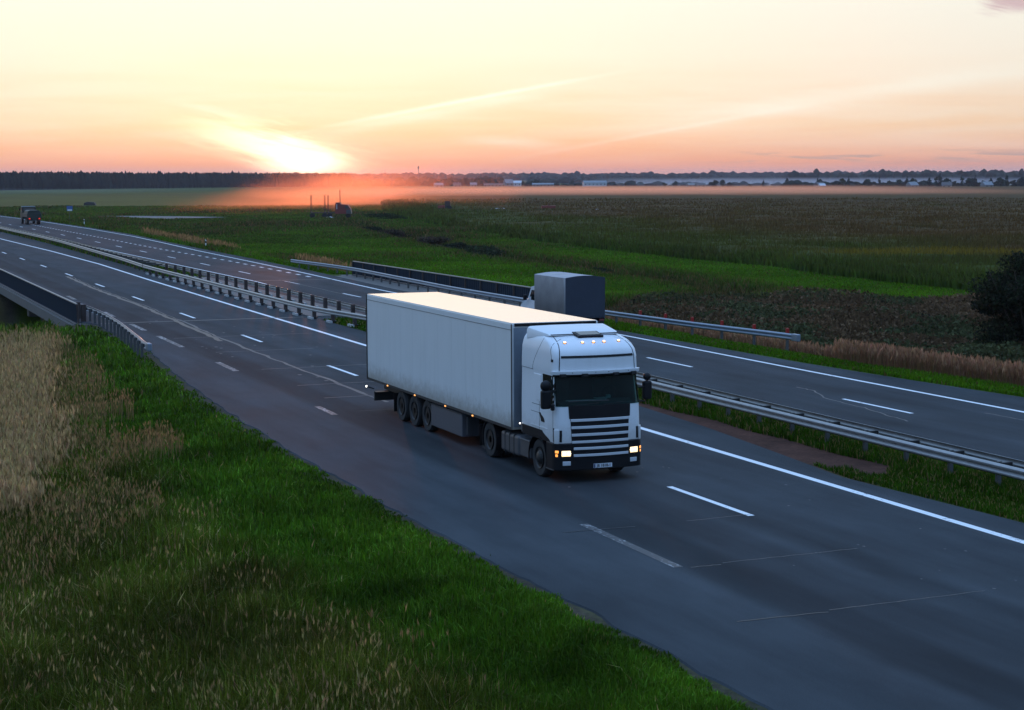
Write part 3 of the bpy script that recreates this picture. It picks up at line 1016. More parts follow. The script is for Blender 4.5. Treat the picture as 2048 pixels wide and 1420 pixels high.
# ------------------------------------------------------------------ small roadside things
def guide_post(x, y, label, z=0.0):
    e = empty('guide_post', (x, y, z - .1), 0, label, 'guide post', 'guide posts along the far verge')
    MB().prism_y([(-.07, 0), (.07, 0), (.07, 1.05), (-.07, 1.18)], -.05, .05).build('shaft', 'sign_white', e, .01)
    MB().prism_y([(-.073, .72), (.073, .72), (.073, .90), (-.073, .98)], -.053, .053).build('black_band', 'black', e)


guide_post(42.7, 203, 'white guide post with black band among dry grass by the slip lane')
guide_post(45.2, 317, 'small distant white guide post near the green lorry')
e = empty('road_sign', (55, 408, -1.4), math.radians(12), 'blue and white road sign on a post in the far green verge', 'sign')
MB().tube([(0, 0, 0), (0, 0, 3.4)], .05).build('pole', 'post_grey', e)
MB().box((0, -.07, 2.9), (1.35, .04, 1.1)).build('sign_face', 'blue_sign', e)
MB().box((0, -.10, 2.5), (1.05, .02, .35)).build('sign_stripe', 'sign_white', e)


# ------------------------------------------------------------------ the white articulated lorry
XC, Y0 = 19.214, 44.983
lorry = empty('articulated_lorry', (XC, Y0, 0), PI, 'white articulated lorry with high cab, plain box trailer and lit headlights', 'lorry')
# local axes: +x = the lorry's right (near shoulder), +y = forwards, y = 0 at the trailer's front wall
ZT = [1.06, 1.30, 2.00, 2.80, 2.92, 3.30, 3.46, 3.58, 3.67, 3.75, 3.81, 3.85]
VF = [3.06, 3.06, 3.03, 2.90, 2.93, 2.93, 2.88, 2.76, 2.58, 2.28, 1.90, 1.50]
HW = [1.235, 1.24, 1.24, 1.225, 1.235, 1.225, 1.215, 1.19, 1.16, 1.11, 1.03, .92]
RC = [.17, .18, .20, .22, .22, .23, .25, .27, .28, .28, .26, .24]
BW = [.10, .10, .10, .11, .11, .12, .13, .14, .14, .14, .13, .10]


def ring(z):
    return [float(np.interp(z, ZT, q)) for q in (VF, HW, RC, BW)]


def cab(s, z, off=0.0, prm=None):
    vf, hw, r, bw = prm or ring(z)
    a_ = hw - r
    sg = 1 if s >= 0 else -1
    t_ = abs(s)
    if t_ <= a_:
        x, y = t_, vf - bw * (t_ / a_) ** 2
        n_ = Vector((2 * bw * t_ / a_ ** 2, 1)).normalized()
    elif t_ <= a_ + r * PI / 2:
        f = (t_ - a_) / r
        x, y = a_ + r * math.sin(f), vf - bw - r + r * math.cos(f)
        n_ = Vector((math.sin(f), math.cos(f)))
    else:
        x, y = hw, vf - bw - r - (t_ - a_ - r * PI / 2)
        n_ = Vector((1, 0))
    return Vector((sg * (x + n_.x * off), y + n_.y * off, z))


def s_corner(z, f):
    """arc position: f = 0 start of the corner, 1 = end of it"""
    vf, hw, r, bw = ring(z)
    return hw - r + r * PI / 2 * f


def s_side(y, z):
    vf, hw, r, bw = ring(z)
    return hw - r + r * PI / 2 + (vf - bw - r - y)


def patch(name, mat, z0, z1, sa, sb, off, thick=.03, ns=24, nz=8, parent=None, smooth=True, bevel=0.0, prm=None):
    """a slab lying on the cab skin; sa, sb: arc limits, numbers or functions of z"""
    fa = sa if callable(sa) else (lambda z: sa)
    fb = sb if callable(sb) else (lambda z: sb)
    vs, fs = [], []
    for side in (0, 1):
        for i in range(nz + 1):
            z = z0 + (z1 - z0) * i / nz
            for k in range(ns + 1):
                s_ = fa(z) + (fb(z) - fa(z)) * k / ns
                vs.append(cab(s_, z, off - side * thick, prm))
    N_ = (nz + 1) * (ns + 1)
    g_ = lambda sd, i, k: sd * N_ + i * (ns + 1) + k
    for i in range(nz):
        for k in range(ns):
            fs.append((g_(0, i, k), g_(0, i + 1, k), g_(0, i + 1, k + 1), g_(0, i, k + 1)))
            fs.append((g_(1, i, k), g_(1, i, k + 1), g_(1, i + 1, k + 1), g_(1, i + 1, k)))
    for i in range(nz):
        fs.append((g_(0, i, 0), g_(1, i, 0), g_(1, i + 1, 0), g_(0, i + 1, 0)))
        fs.append((g_(0, i, ns), g_(0, i + 1, ns), g_(1, i + 1, ns), g_(1, i, ns)))
    for k in range(ns):
        fs.append((g_(0, 0, k), g_(0, 0, k + 1), g_(1, 0, k + 1), g_(1, 0, k)))
        fs.append((g_(0, nz, k), g_(1, nz, k), g_(1, nz, k + 1), g_(0, nz, k + 1)))
    return MB().add(vs, fs).build(name, mat, parent or lorry, smooth=1 if smooth else False, bevel=bevel)


# cab shell: stacked rings, closed rear wall at y = .52
mb = MB()
zs = [1.06, 1.15, 1.3, 1.6, 2.03, 2.3, 2.6, 2.83, 2.86, 2.92, 3.05, 3.2, 3.30, 3.38, 3.46, 3.52, 3.58, 3.63, 3.67, 3.71, 3.75, 3.78, 3.81, 3.83, 3.85]
NS = 36
for z in zs:
    vf, hw, r, bw = ring(z)
    smax = s_side(.56, z)
    a_ = hw - r
    c_ = a_ + r * PI / 2
    kn = [c_ + (smax - c_) * i / 8 for i in range(8, 0, -1)] + [a_ + (c_ - a_) * i / 10 for i in range(10, -1, -1)] + [a_ * i / 9 for i in range(8, -1, -1)]
    row = kn + [-q for q in kn[-2::-1]]
    zrear = z - .035 * sst(z, 3.3, 3.8) * 0
    mb.v += [tuple(cab(s_, z)) for s_ in row]
L_ = len(row)
for i in range(len(zs) - 1):
    for k in range(L_ - 1):
        if 2.0 < zs[i] < 2.8 and 8 + 4 <= k < L_ - 1 - 12:
            continue                                               # the windscreen opening
        mb.f.append((i * L_ + k, i * L_ + k + 1, (i + 1) * L_ + k + 1, (i + 1) * L_ + k))
    mb.f.append((i * L_ + L_ - 1, i * L_, (i + 1) * L_, (i + 1) * L_ + L_ - 1))
top = (len(zs) - 1) * L_
mb.v.append((0, 1.1, 3.868))
ci = len(mb.v) - 1
mb.f += [(top + k, top + (k + 1) % L_, ci) for k in range(L_)]
mb.f.append(tuple(range(L_ - 1, -1, -1)))
body = mb.build('cab_body', 'white', lorry, smooth=1)

# roof spoiler between cab and trailer
mb = MB()
rows = [(1.98, 3.80, 3.82, .98), (1.80, 3.79, 3.868, 1.04), (1.45, 3.74, 3.915, 1.10), (1.1, 3.70, 3.955, 1.15), (.80, 3.66, 3.985, 1.18)]
for y, zb, zt, h in rows:
    rr = min(.10, (zt - zb) * .45)
    sec = [(-h, zb), (-h, zt - rr), (-h + rr * .3, zt - rr * .3), (-h + rr, zt), (-h * .4, zt + .012), (h * .4, zt + .012), (h - rr, zt), (h - rr * .3, zt - rr * .3), (h, zt - rr), (h, zb)]
    mb.v += [(x, y, z) for x, z in sec]
for i in range(len(rows) - 1):
    for k in range(10):
        mb.f.append((i * 10 + k, i * 10 + (k + 1) % 10, (i + 1) * 10 + (k + 1) % 10, (i + 1) * 10 + k))
mb.f += [tuple(range(10)), tuple(range(49, 39, -1))]
sp = mb.build('roof_spoiler', 'white', lorry, smooth=1)
MB().tube([(x, 1.99 - .01 * abs(x), 3.83 + .004) for x in np.linspace(-.98, .98, 9)], .012, 6).build('seam', 'black', sp)

inn = MB().box((0, 1.35, 2.4), (2.3, .06, 1.2)).box((0, 2.0, 1.86), (2.3, 1.3, .06)).box((0, 2.0, 2.88), (2.25, 1.3, .03))
for sg in (1, -1):
    inn.box((sg * 1.17, 2.0, 2.4), (.04, 1.3, 1.0))
inn = inn.build('interior', 'dark', body)
MB().prism_x([(2.28, 1.90), (2.30, 2.10), (2.55, 2.14), (2.78, 2.06), (2.78, 1.90)], -1.05, 1.05).build('dashboard', 'box_grey', body, .02)
for x in (-.62, .62):
    MB().box((x, 1.72, 2.25), (.52, .16, .75)).box((x, 1.74, 2.70), (.28, .12, .20)).build('seat', 'far_dark', body, .05)
MB().tube([(-.62 + .21 * math.cos(a6), 2.22 + .07 * math.sin(a6), 2.24 + .19 * math.sin(a6)) for a6 in np.linspace(0, 2 * PI, 19)], .016, 6).build('steering_wheel', 'black', body)
MB().box((-.18, 2.62, 2.17), (.34, .16, .02), rz=.2).box((-.42, 2.60, 2.20), (.10, .10, .08)).build('papers', 'pale', body)
MB().prism_x([(2.66, 2.13), (2.665, 2.15), (2.69, 2.15), (2.69, 2.13)], -.35, .85).build('dash_trim', 'bar', body)
wsm = lambda z: s_corner(z, .62)
gm = bpy.data.materials.new('windscreen_glass')
gm.use_nodes = True
gt = NT(gm.node_tree)
gm.node_tree.nodes.clear()
go = gt.n('ShaderNodeOutputMaterial')
g1 = gt.n('ShaderNodeBsdfTransparent')
gn = gt.noise(gt.n('ShaderNodeTexCoord').outputs['Object'], 3.0, 3)
gt.lk(gt.mix(gn, (.36, .58, .56), (.44, .66, .64)), g1.inputs[0])
g2 = gt.n('ShaderNodeBsdfGlossy')
g2.inputs['Roughness'].default_value = .04
fr = gt.n('ShaderNodeFresnel')
fr.inputs[0].default_value = 1.45
gx2 = gt.n('ShaderNodeMixShader')
gt.lk(gt.m('MULTIPLY', fr.outputs[0], .45), gx2.inputs[0])
gt.lk(g1.outputs[0], gx2.inputs[1])
gt.lk(g2.outputs[0], gx2.inputs[2])
gt.lk(gx2.outputs[0], go.inputs[0])
MT['wsglass'] = gm
ws = patch('windscreen', 'wsglass', 2.02, 2.84, lambda z: -wsm(z), wsm, .006, .006, 40, 8)
patch('windscreen_band', 'black', 2.79, 2.865, lambda z: -s_corner(z, .70), lambda z: s_corner(z, .70), .012, .02, 40, 2)
vis = patch('sun_visor', 'white', 2.855, 2.945, lambda z: -s_corner(z, .78), lambda z: s_corner(z, .78), .075, .09, 40, 3)
for x in (1.0, .42, -.46, -1.0):
    q = cab(x, 2.83, .09)
    o = MB().box((q.x, q.y, 2.835), (.17, .09, .085), rz=-.12 * x).build('work_lamp', 'black', lorry, .012)
    MB().box((q.x, q.y + .05, 2.835), (.12, .012, .05), rz=-.12 * x).build('lens', 'dark', o)
for x in (.75, .12, -.25, -.85):
    q = cab(x, 2.9, .076)
    MB().ball((q.x, q.y, 2.905), .012, 8, 6).build('bolt', 'black', vis)
# raised roof: dark strip and the seams that run up and over it
patch('trim_strip', 'black', 3.285, 3.345, lambda z: -s_corner(z, .12), lambda z: s_corner(z, .12), .012, .03, 30, 2)
for sg in (1, -1):
    patch('roof_seam', 'black', 2.95, 3.838, lambda z: sg * (s_corner(z, .22) - .011), lambda z: sg * (s_corner(z, .22) + .011), .004, .02, 2, 40)
    # joint between the door shell and the high roof, and the sleeper's panel joints
    patch('panel_seam', 'dark', 2.872, 2.884, lambda z: sg * s_side(.57, z), lambda z: sg * s_side(1.35, z), .003, .012, 6, 1)
    patch('panel_seam', 'dark', 2.86, 3.79, lambda z: sg * s_side(1.33 + .52 * sst(z, 2.9, 3.75), z), lambda z: sg * s_side(1.345 + .52 * sst(z, 2.9, 3.75), z), .003, .012, 1, 24)
    patch('panel_seam', 'dark', 3.20, 3.78, lambda z: sg * s_side(2.64 - .26 * (z - 3.2) / .58, z), lambda z: sg * s_side(2.655 - .26 * (z - 3.2) / .58, z), .003, .012, 1, 14)
    patch('hinge', 'black', 3.18, 3.25, lambda z: sg * s_side(2.60, z), lambda z: sg * s_side(2.68, z), .012, .02, 2, 2)
    patch('door_seam', 'dark', 1.10, 2.02, lambda z: sg * s_side(2.735, z), lambda z: sg * s_side(2.748, z), .003, .012, 1, 8)
    patch('door_seam', 'dark', 1.28, 2.05, lambda z: sg * s_side(1.805, z), lambda z: sg * s_side(1.82, z), .003, .012, 1, 8)
    patch('panel_seam', 'dark', 1.95, 1.962, lambda z: sg * s_side(1.3, z), lambda z: sg * s_side(2.74, z), .003, .012, 8, 1)
    patch('panel_seam', 'dark', 1.74, 1.75, lambda z: sg * s_side(1.22, z), lambda z: sg * s_side(1.80, z), .003, .012, 4, 1)
    # pressed line low on the door
    patch('pressed_line', 'white', 1.36, 1.385, lambda z: sg * s_side(1.22, z), lambda z: sg * s_side(2.35, z), .012, .02, 8, 2)
    # sleeper's blank side window, a raised panel
    patch('blank_window', 'white', 2.08, 2.78, lambda z: sg * s_side(1.42 + .25 * sst(z, 2.35, 2.08), z), lambda z: sg * s_side(1.93, z), .016, .02, 6, 12, bevel=.012)
    sw = patch('side_window', 'glass', 2.00, 2.82, lambda z: sg * s_side(2.03, z), lambda z: sg * s_side(2.80 - .07 * (z - 2.0), z), .006, .02, 8, 6)
    patch('window_frame', 'black', 1.975, 2.0, lambda z: sg * s_side(2.01, z), lambda z: sg * s_side(2.82, z), .009, .02, 8, 1, parent=sw)
    h_ = patch('door_handle', 'black', 1.53, 1.76, lambda z: sg * s_side(1.84 + .10 * sst(z, 1.76, 1.53), z), lambda z: sg * s_side(2.06 + .12 * sst(z, 1.76, 1.53) - .16 * sst(z, 1.62, 1.76), z), .01, .02, 4, 8)
    # dark flare over the front wheel
    patch('arch_trim', 'black', 1.045, 1.30, lambda z: sg * s_side(.60, z), lambda z: sg * s_side(2.02 + .55 * sst(z, 1.30, 1.045), z), .012, .05, 14, 8)
# marker lamps, roof hatch
for x in (.80, .33, .02, -.29, -.76):
    q = cab(x, 3.655, 0)
    l_ = MB().ball((q.x, q.y + .01, q.z + .015), (.036, .036, .028), 12, 8).build('marker_lamp', 'marker', lorry, smooth=2)
    MB().lathe_x([(-.001, .05), (.012, .045)], (0, 0, 0), 14).build('rim', 'black', l_)
    l_.children[0].location = (q.x, q.y + .005, q.z + .004)
    l_.children[0].rotation_euler = (0, -PI / 2.4, PI / 2)
ht = MB().box((-.06, 2.06, 3.815), (.74, .46, .07), tilt=-.18).build('roof_hatch', 'black', lorry, .02)
MB().box((-.06, 2.06, 3.856), (.60, .34, .012), tilt=-.18).build('hatch_glass', 'hatch_glass', ht)
# nose: black upper panel, grille with six bars, white corner vanes with slots
gw = lambda z: .80 + .045 * (z - .74) / .95
patch('nose_panel', 'black', 1.70, 2.03, lambda z: -gw(z) - .03, lambda z: gw(z) + .03, .014, .03, 24, 4)
gr = patch('grille', 'black', .66, 1.71, lambda z: -gw(z), gw, .008, .04, 24, 8)
for z in (1.655, 1.465, 1.27, 1.08, .915, .735):
    patch('grille_bar', 'bar', z - .036, z + .036, lambda q: -gw(q) + .005, lambda q: gw(q) - .005, .038, .032, 24, 2, parent=gr, bevel=.008)
for sg in (1, -1):
    patch('corner_slot', 'black', 1.09, 1.40, lambda z: sg * (s_corner(z, .05)), lambda z: sg * (s_corner(z, .05) + .065), .006, .03, 4, 8)
    patch('corner_vane', 'white', 1.05, 1.42, lambda z: sg * (s_corner(z, .05) + .075), lambda z: sg * (s_corner(z, .8)), .035, .05, 10, 8, bevel=.012)
    patch('corner_gap', 'black', 1.07, 1.45, lambda z: sg * (s_corner(z, .84)), lambda z: sg * (s_corner(z, .84) + .05), .008, .03, 3, 8)
# bumper: its own ring, fuller than the cab
BP = (3.13, 1.275, .24, .12)
bs = 1.275 - .24 + .24 * PI / 2 + (3.13 - .12 - .24 - 2.36)
bp = patch('bumper', 'black', .34, 1.055, -bs, bs, .0, .12, 60, 6, prm=BP, bevel=.02)
q0 = (1.275 - .24)
patch('grille', 'black', .68, 1.05, -.79, .79, .012, .03, 24, 4, prm=BP)
for z in (.915, .735):
    patch('grille_bar', 'bar', z - .034, z + .034, -.785, .785, .034, .03, 24, 2, prm=BP, bevel=.008)
for sg in (1, -1):
    hl = patch('headlight', 'headlight', .715, .865, sg * .86, sg * (q0 + .07), .012, .03, 8, 4, prm=BP, bevel=.045)
    for k in (.90, 1.02):
        q = cab(sg * k, .79, -.012, BP)
        MB().ball((q.x, q.y, .79), (.055, .03, .055), 14, 10).build('bulb', 'bulb', hl, smooth=2)
    patch('turn_lamp', 'turn', .80, .87, sg * (q0 + .15), sg * (q0 + .25), .012, .03, 5, 3, prm=BP, bevel=.012)
    patch('turn_lamp', 'turn', .705, .775, sg * (q0 + .17), sg * (q0 + .24), .010, .03, 5, 3, prm=BP, bevel=.012)
    patch('fog_lamp', 'pale', .47, .585, sg * .86, sg * (q0 + .04), .010, .03, 6, 3, prm=BP, bevel=.012)
    patch('lower_lip', 'alu', .335, .36, sg * (q0 + .30), sg * bs, .012, .03, 5, 1, prm=BP)
pl = patch('number_plate', 'plate', .385, .495, -.29, .24, .02, .02, 8, 2, prm=BP)
patch('blue_band', 'plate_blue', .39, .49, .195, .235, .0225, .01, 2, 1, parent=pl, prm=BP)
tx = bpy.data.curves.new('plate_text', 'FONT')
tx.body = 'JB 1818-1'
tx.size = .105
tx.extrude = .001
tx.offset = .0022
tx.align_x = 'CENTER'
tx.align_y = 'CENTER'
tx.materials.append(MT['plate_ink'])
tmp = bpy.data.objects.new('plate_text_curve', tx)
COL.objects.link(tmp)
bpy.context.view_layer.update()
tme = bpy.data.meshes.new_from_object(tmp.evaluated_get(bpy.context.evaluated_depsgraph_get()))
bpy.data.objects.remove(tmp)
to = bpy.data.objects.new('plate_text', tme)
COL.objects.link(to)
to.parent = pl
q = cab(-.03, .44, .023, BP)
to.location = (-.045, q.y + .002, .44)
to.rotation_euler = (PI / 2, 0, PI)
# two wipers, then a pale glint line on the glass
for x0_, x1_ in ((.75, .05), (-.05, -.72)):
    pts = [cab(x0_ + (x1_ - x0_) * i / 6, 2.04 + .05 * i / 6, .03) for i in range(7)]
    MB().tube(pts, .010, 6).build('wiper_or_dash_glint', 'black', lorry)
MB().tube([cab(x, 2.155 + .01 * math.sin(x * 3), .012) for x in np.linspace(.88, -.25, 9)], .008, 6).build('wiper_or_dash_glint', 'alu', lorry)  # no wiper: pale rod added for the dash line reflected in the glass

# mirrors
for sg in (1, -1):
    mx = sg * 1.47
    MB().tube([(sg * 1.2, 2.80, 2.42), (sg * 1.36, 2.84, 2.44), (mx, 2.80, 2.40)], .022, 8).build('mirror_arm', 'black', lorry)
    MB().tube([(sg * 1.22, 2.80, 2.06), (sg * 1.38, 2.84, 2.05), (mx, 2.80, 2.10)], .022, 8).build('mirror_arm', 'black', lorry)
    if sg > 0:
        MB().ball((mx, 2.80, 2.58), (.15, .11, .145), 18, 12).build('mirror', 'black', lorry, smooth=2)
        MB().box((mx, 2.80, 2.22), (.27, .17, .50)).build('mirror', 'black', lorry, .06, seg=4)
        MB().box((1.33, 2.93, 2.02), (.10, .10, .17)).build('mirror', 'black', lorry, .03)
    else:
        MB().ball((mx, 2.80, 2.70), (.11, .09, .11), 18, 12).build('mirror', 'black', lorry, smooth=2)
        MB().box((mx, 2.80, 2.34), (.25, .17, .50)).build('mirror', 'black', lorry, .06, seg=4)
# front steps, tanks, chassis
MB().box((1.0, .76, .64), (.46, .72, .50)).box((1.22, .76, .86), (.06, .7, .05)).build('step_box', 'alu', lorry, .05)
tk = MB().box((.98, -.36, .62), (.52, 1.36, .58)).build('fuel_tank', 'alu', lorry, .09, seg=4)
for y in (-.02, -.36, -.70):
    MB().box((.98, y, .62), (.545, .07, .605)).build('tank_strap', 'dark', tk, .09, seg=4)
mb = MB()
for sg in (1, -1):
    mb.box((sg * .42, -.1, .82), (.09, 6.0, .26))
mb.box((0, 1.6, .75), (1.5, 1.0, .5)).box((0, 2.6, .62), (1.9, .5, .4))
mb.box((-.98, -.3, .62), (.5, 1.5, .56))
mb.build('chassis', 'dark', lorry, .01)
MB().box((0, .3, 1.7), (2.0, .1, 1.2)).build('air_pipes_panel', 'dark', lorry)
MB().ball((1.27, .50, 1.29), .022, 10, 8).build('clearance_lamp', 'white_lamp', lorry)


def wheel(x, y, sg, dual=False, front=False, r=.515):
    tw = .30
    t_ = MB().lathe_x([(-tw / 2, r - .12), (-tw / 2, r - .04), (-tw / 2 + .04, r - .006), (-.06, r), (-.055, r - .015), (-.045, r - .015), (-.04, r), (.04, r), (.045, r - .015), (.055, r - .015), (.06, r),
                       (tw / 2 - .04, r - .006), (tw / 2, r - .04), (tw / 2, r - .12), (tw / 2 - .03, r - .24), (-tw / 2 + .03, r - .24)], (0, 0, 0), 36).build('wheel', 'rubber', lorry, smooth=1)
    t_.location = (x, y, r)
    o_ = tw / 2
    if front:
        prof = [(o_ - .02, r - .23), (o_ + .012, r - .225), (o_ - .005, r - .25), (o_ - .06, r - .27), (o_ - .02, .20), (o_ + .03, .14), (o_ + .05, .11), (o_ + .05, .0)]
    else:
        prof = [(o_ - .02, r - .23), (o_ + .012, r - .225), (o_ - .02, r - .25), (o_ - .10, r - .28), (o_ - .13, .18), (o_ - .04, .13), (o_ - .02, .10), (o_ - .02, .0)]
    rim = MB().lathe_x([(sg * a_, b_) for a_, b_ in prof], (0, 0, 0), 28)
    for k in range(10):
        th = 2 * PI * k / 10
        rim.ball((sg * (o_ - (.0 if front else .10)), .165 * math.cos(th), .165 * math.sin(th)), .02, 6, 4)
    rim.build('rim', 'rim', t_, smooth=1)
    if dual:
        MB().lathe_x([(-.15, r - .12), (-.15, r - .03), (-.11, r), (.11, r), (.15, r - .03), (.15, r - .12), (.1, r - .2), (-.1, r - .2)], (-sg * .33, 0, 0), 28).build('inner_tyre', 'rubber', t_, smooth=1)
    return t_


for sg in (1, -1):
    wheel(sg * 1.04, 1.69, sg, front=True)
    wheel(sg * 1.09, -1.90, sg, dual=True)
    for y in (-7.42, -8.73, -10.04):
        wheel(sg * 1.09, y, sg)
for y, h in ((-1.9, .55), (1.69, .60)):                           # mudguards
    for sg in (1, -1):
        mb = MB()
        vs, fs = [], []
        for i in range(13):
            a_ = math.radians(205 - 230 * i / 12) if y < 0 else math.radians(192 - 204 * i / 12)
            for x in (.70, 1.26):
                for rr in (h, h + .03):
                    vs.append((sg * x, y + rr * math.cos(a_), .515 + rr * math.sin(a_)))
        for i in range(12):
            j = i * 4
            for a4, b4 in ((0, 1), (1, 3), (3, 2), (2, 0)):
                fs.append((j + a4, j + b4, j + 4 + b4, j + 4 + a4))
        fs += [(0, 1, 3, 2), (48, 50, 51, 49)]
        MB().add(vs, fs).build('mudguard', 'black', lorry)
# mud flaps
for y in (-2.62, -10.75):
    for sg in (1, -1):
        MB().box((sg * 1.02, y, .55), (.5, .02, .62)).build('mudflap', 'black', lorry)

# trailer
tl, tz0, tz1, hw_ = 13.6, 1.035, 3.985, 1.30
tb = MB().box((0, -tl / 2, (tz0 + tz1) / 2), (2 * hw_, tl, tz1 - tz0)).build('trailer_box', 'trailer', lorry, .02)
MB().box((0, -tl / 2, tz1 + .012), (2 * hw_ - .03, tl - .03, .024)).build('trailer_roof', 'trailer_roof', lorry, .008)
mb = MB()
mb.box((0, .018, tz1 - .03), (2.46, .036, .08))
mb.build('front_seal', 'black', lorry)
MB().box((0, .012, 2.5), (2.5, .03, 2.75)).build('front_wall', 'galv_blue', lorry)
mb = MB()
for sg in (1, -1):
    mb.box((sg * (hw_ - .02), -tl - .015, (tz0 + tz1) / 2), (.09, .05, tz1 - tz0))
mb.box((0, -tl - .015, tz1 - .04), (2.46, .05, .10)).box((0, -tl - .015, tz0 + .05), (2.46, .05, .12))
mb.build('rear_frame', 'dark', lorry)
for sg in (1, -1):
    MB().box((sg * (hw_ + .004), -tl / 2, tz0 + .035), (.016, tl, .075)).build('lower_rail', 'dark', lorry)
    MB().box((sg * (hw_ + .003), -tl / 2, tz1 - .17), (.010, tl - .06, .012)).build('side_seam', 'box_grey', lorry)
    mb = MB()
    mb.box((sg * (hw_ + .004), -.03, (tz0 + tz1) / 2), (.018, .06, tz1 - tz0 - .02))
    mb.build('corner_post', 'alu', lorry)
for k in range(1, 11):
    MB().box((hw_ + .0008, -1.236 * k, 2.53), (.004, .010, 2.56)).build('panel_joint', 'joint', lorry)
for y in (-3.10, -5.49, -8.41, -11.28):
    for sg in (1, -1):
        MB().box((sg * (hw_ + .018), y, 1.055), (.03, .10, .045)).build('side_marker', 'side_marker', lorry, .01)
mb = MB()
for sg in (1, -1):
    mb.box((sg * .5, -7.4, .90), (.14, 12.0, .26))
for y in (-7.42, -8.73, -10.04):
    mb.tube([(-1.0, y, .515), (1.0, y, .515)], .08, 10)
mb.box((0, -12.2, .85), (1.6, 2.2, .3))
mb.build('trailer_chassis', 'dark', lorry)
for sg in (1, -1):
    bx = MB().box((sg * 1.0, -5.52, .625), (.56, 2.82, .70)).build('pallet_box', 'box_grey', lorry, .025)
    MB().box((sg * 1.283, -5.52, .955), (.02, 2.84, .03)).build('box_lip', 'far_dark', bx)
    MB().box((sg * 1.12, -3.98, .63), (.10, .06, .52)).build('box_stay', 'alu', lorry)
    MB().box((sg * .85, -3.0, .55), (.16, .16, .8)).box((sg * .85, -3.0, .12), (.3, .3, .05)).build('landing_leg', 'dark', lorry)
rb = MB().box((0, -13.12, .50), (2.44, .08, .34)).build('rear_bumper', 'dark', lorry, .015)
MB().box((1.0, -12.95, .655), (.46, .30, .02)).build('bumper_cap', 'alu', rb)
la = MB().tube([(1.22, -13.15, .74), (1.40, -13.35, .80)], .022, 8).build('lamp_arm', 'black', lorry)
MB().ball((1.42, -13.37, .81), .035, 10, 8).build('outline_lamp', 'white_lamp', la)
for sg in (1, -1):
    MB().box((sg * 1.0, -13.17, .50), (.36, .03, .12)).build('tail_lamp', 'tail', lorry)


# ------------------------------------------------------------------ canvas covered light truck, driving away
def road_wheel(parent, x, y, r, wd, n=24):
    o = MB().lathe_x([(-wd / 2, r * .62), (-wd / 2, r * .92), (-wd / 2 + .03, r), (wd / 2 - .03, r), (wd / 2, r * .92), (wd / 2, r * .62)], (0, 0, 0), n).build('wheel', 'rubber', parent, smooth=1)
    o.location = (x, y, r)
    MB().lathe_x([(-wd / 2 - .005, r * .60), (-wd / 2 + .03, r * .3), (wd / 2 - .03, r * .3), (wd / 2 + .005, r * .60)], (0, 0, 0), n).build('rim', 'rim', o, smooth=1)
    return o


ct = empty('canvas_truck', (37.13, 83.0, 0), 0, 'light truck with white cab and grey canvas tilt seen from behind beyond the lorry', 'truck')
hw2, L2, zb2, ze2, zr2 = 1.12, 4.15, .78, 2.86, 2.98
prof = [(-hw2, zb2), (-hw2, ze2), (-hw2 + .05, ze2 + .02), (-.45, zr2 - .02), (0, zr2), (.45, zr2 - .02), (hw2 - .05, ze2 + .02), (hw2, ze2), (hw2, zb2)]
mb = MB()
vs, fs = [], []
NY = 13
for j in range(NY):
    y = L2 * j / (NY - 1)
    sag = .05 * math.sin(j * PI / 4) ** 2
    for i, (x, z) in enumerate(prof):
        k = 1 - sag * .8 if 0 < i < 8 else 1
        vs.append((x * k, y, z - (sag * .6 if 2 <= i <= 6 else 0)))
for j in range(NY - 1):
    for i in range(8):
        fs.append((j * 9 + i, j * 9 + i + 1, (j + 1) * 9 + i + 1, (j + 1) * 9 + i))
fs.append(tuple((NY - 1) * 9 + i for i in range(9)))
mb.add(vs, fs)
tilt = mb.build('canvas_tilt', 'canvas', ct, smooth=1)
sd = tilt.modifiers.new('thick', 'SOLIDIFY')
sd.thickness = .02
MB().prism_y([(x * .995, z if i not in (0, 8) else zb2 + .02) for i, (x, z) in enumerate(prof)], -.02, .03).build('rear_flap', 'canvas_dark', tilt)
for x in np.linspace(-1.0, 1.0, 11):
    MB().box((x, -.028, .86), (.03, .02, .08)).build('lashing', 'far_dark', tilt)
MB().box((0, L2 / 2, zb2 - .10), (2.2, L2, .18)).build('load_bed', 'dark', ct, .01)
MB().box((0, .03, zb2 + .0), (2.24, .06, .30)).build('tailboard', 'canvas_dark', ct, .01)
MB().box((0, 2.6, .56), (.9, 5.4, .18)).build('chassis', 'dark', ct)
MB().box((0, -.02, .52), (2.1, .1, .16)).build('rear_bumper', 'dark', ct, .02)
for x in (-.9, .9):
    MB().box((x, -.08, .66), (.28, .04, .10)).build('tail_lamp', 'rust_red', ct, .01)
for x in (-.95, .95):
    road_wheel(ct, x, 1.15, .37, .24)
    road_wheel(ct, x, 5.0, .37, .22)
cbm = MB()
cp = [(L2 + .14, .55), (L2 + .14, 2.0), (L2 + .25, 2.17), (L2 + .55, 2.22), (L2 + .95, 2.15), (L2 + 1.45, 1.45), (L2 + 2.0, 1.30), (L2 + 2.25, 1.05), (L2 + 2.3, .5)]
vs = []
for x in (-1.0, -.93, .93, 1.0):
    for y, z in cp:
        k = 1.0 if abs(x) < .95 else .985
        vs.append((x * (1.0 if z < 1.4 else .90), y * 1.0, z if abs(x) < .95 else z * .985))
n_ = len(cp)
fs = [tuple(range(n_)), tuple(range(4 * n_ - 1, 3 * n_ - 1, -1))]
for r_ in range(3):
    for i in range(n_):
        fs.append((r_ * n_ + i, r_ * n_ + (i + 1) % n_, (r_ + 1) * n_ + (i + 1) % n_, (r_ + 1) * n_ + i))
cb = cbm.add(vs, fs).build('cab', 'van_white', ct, .03, seg=2)
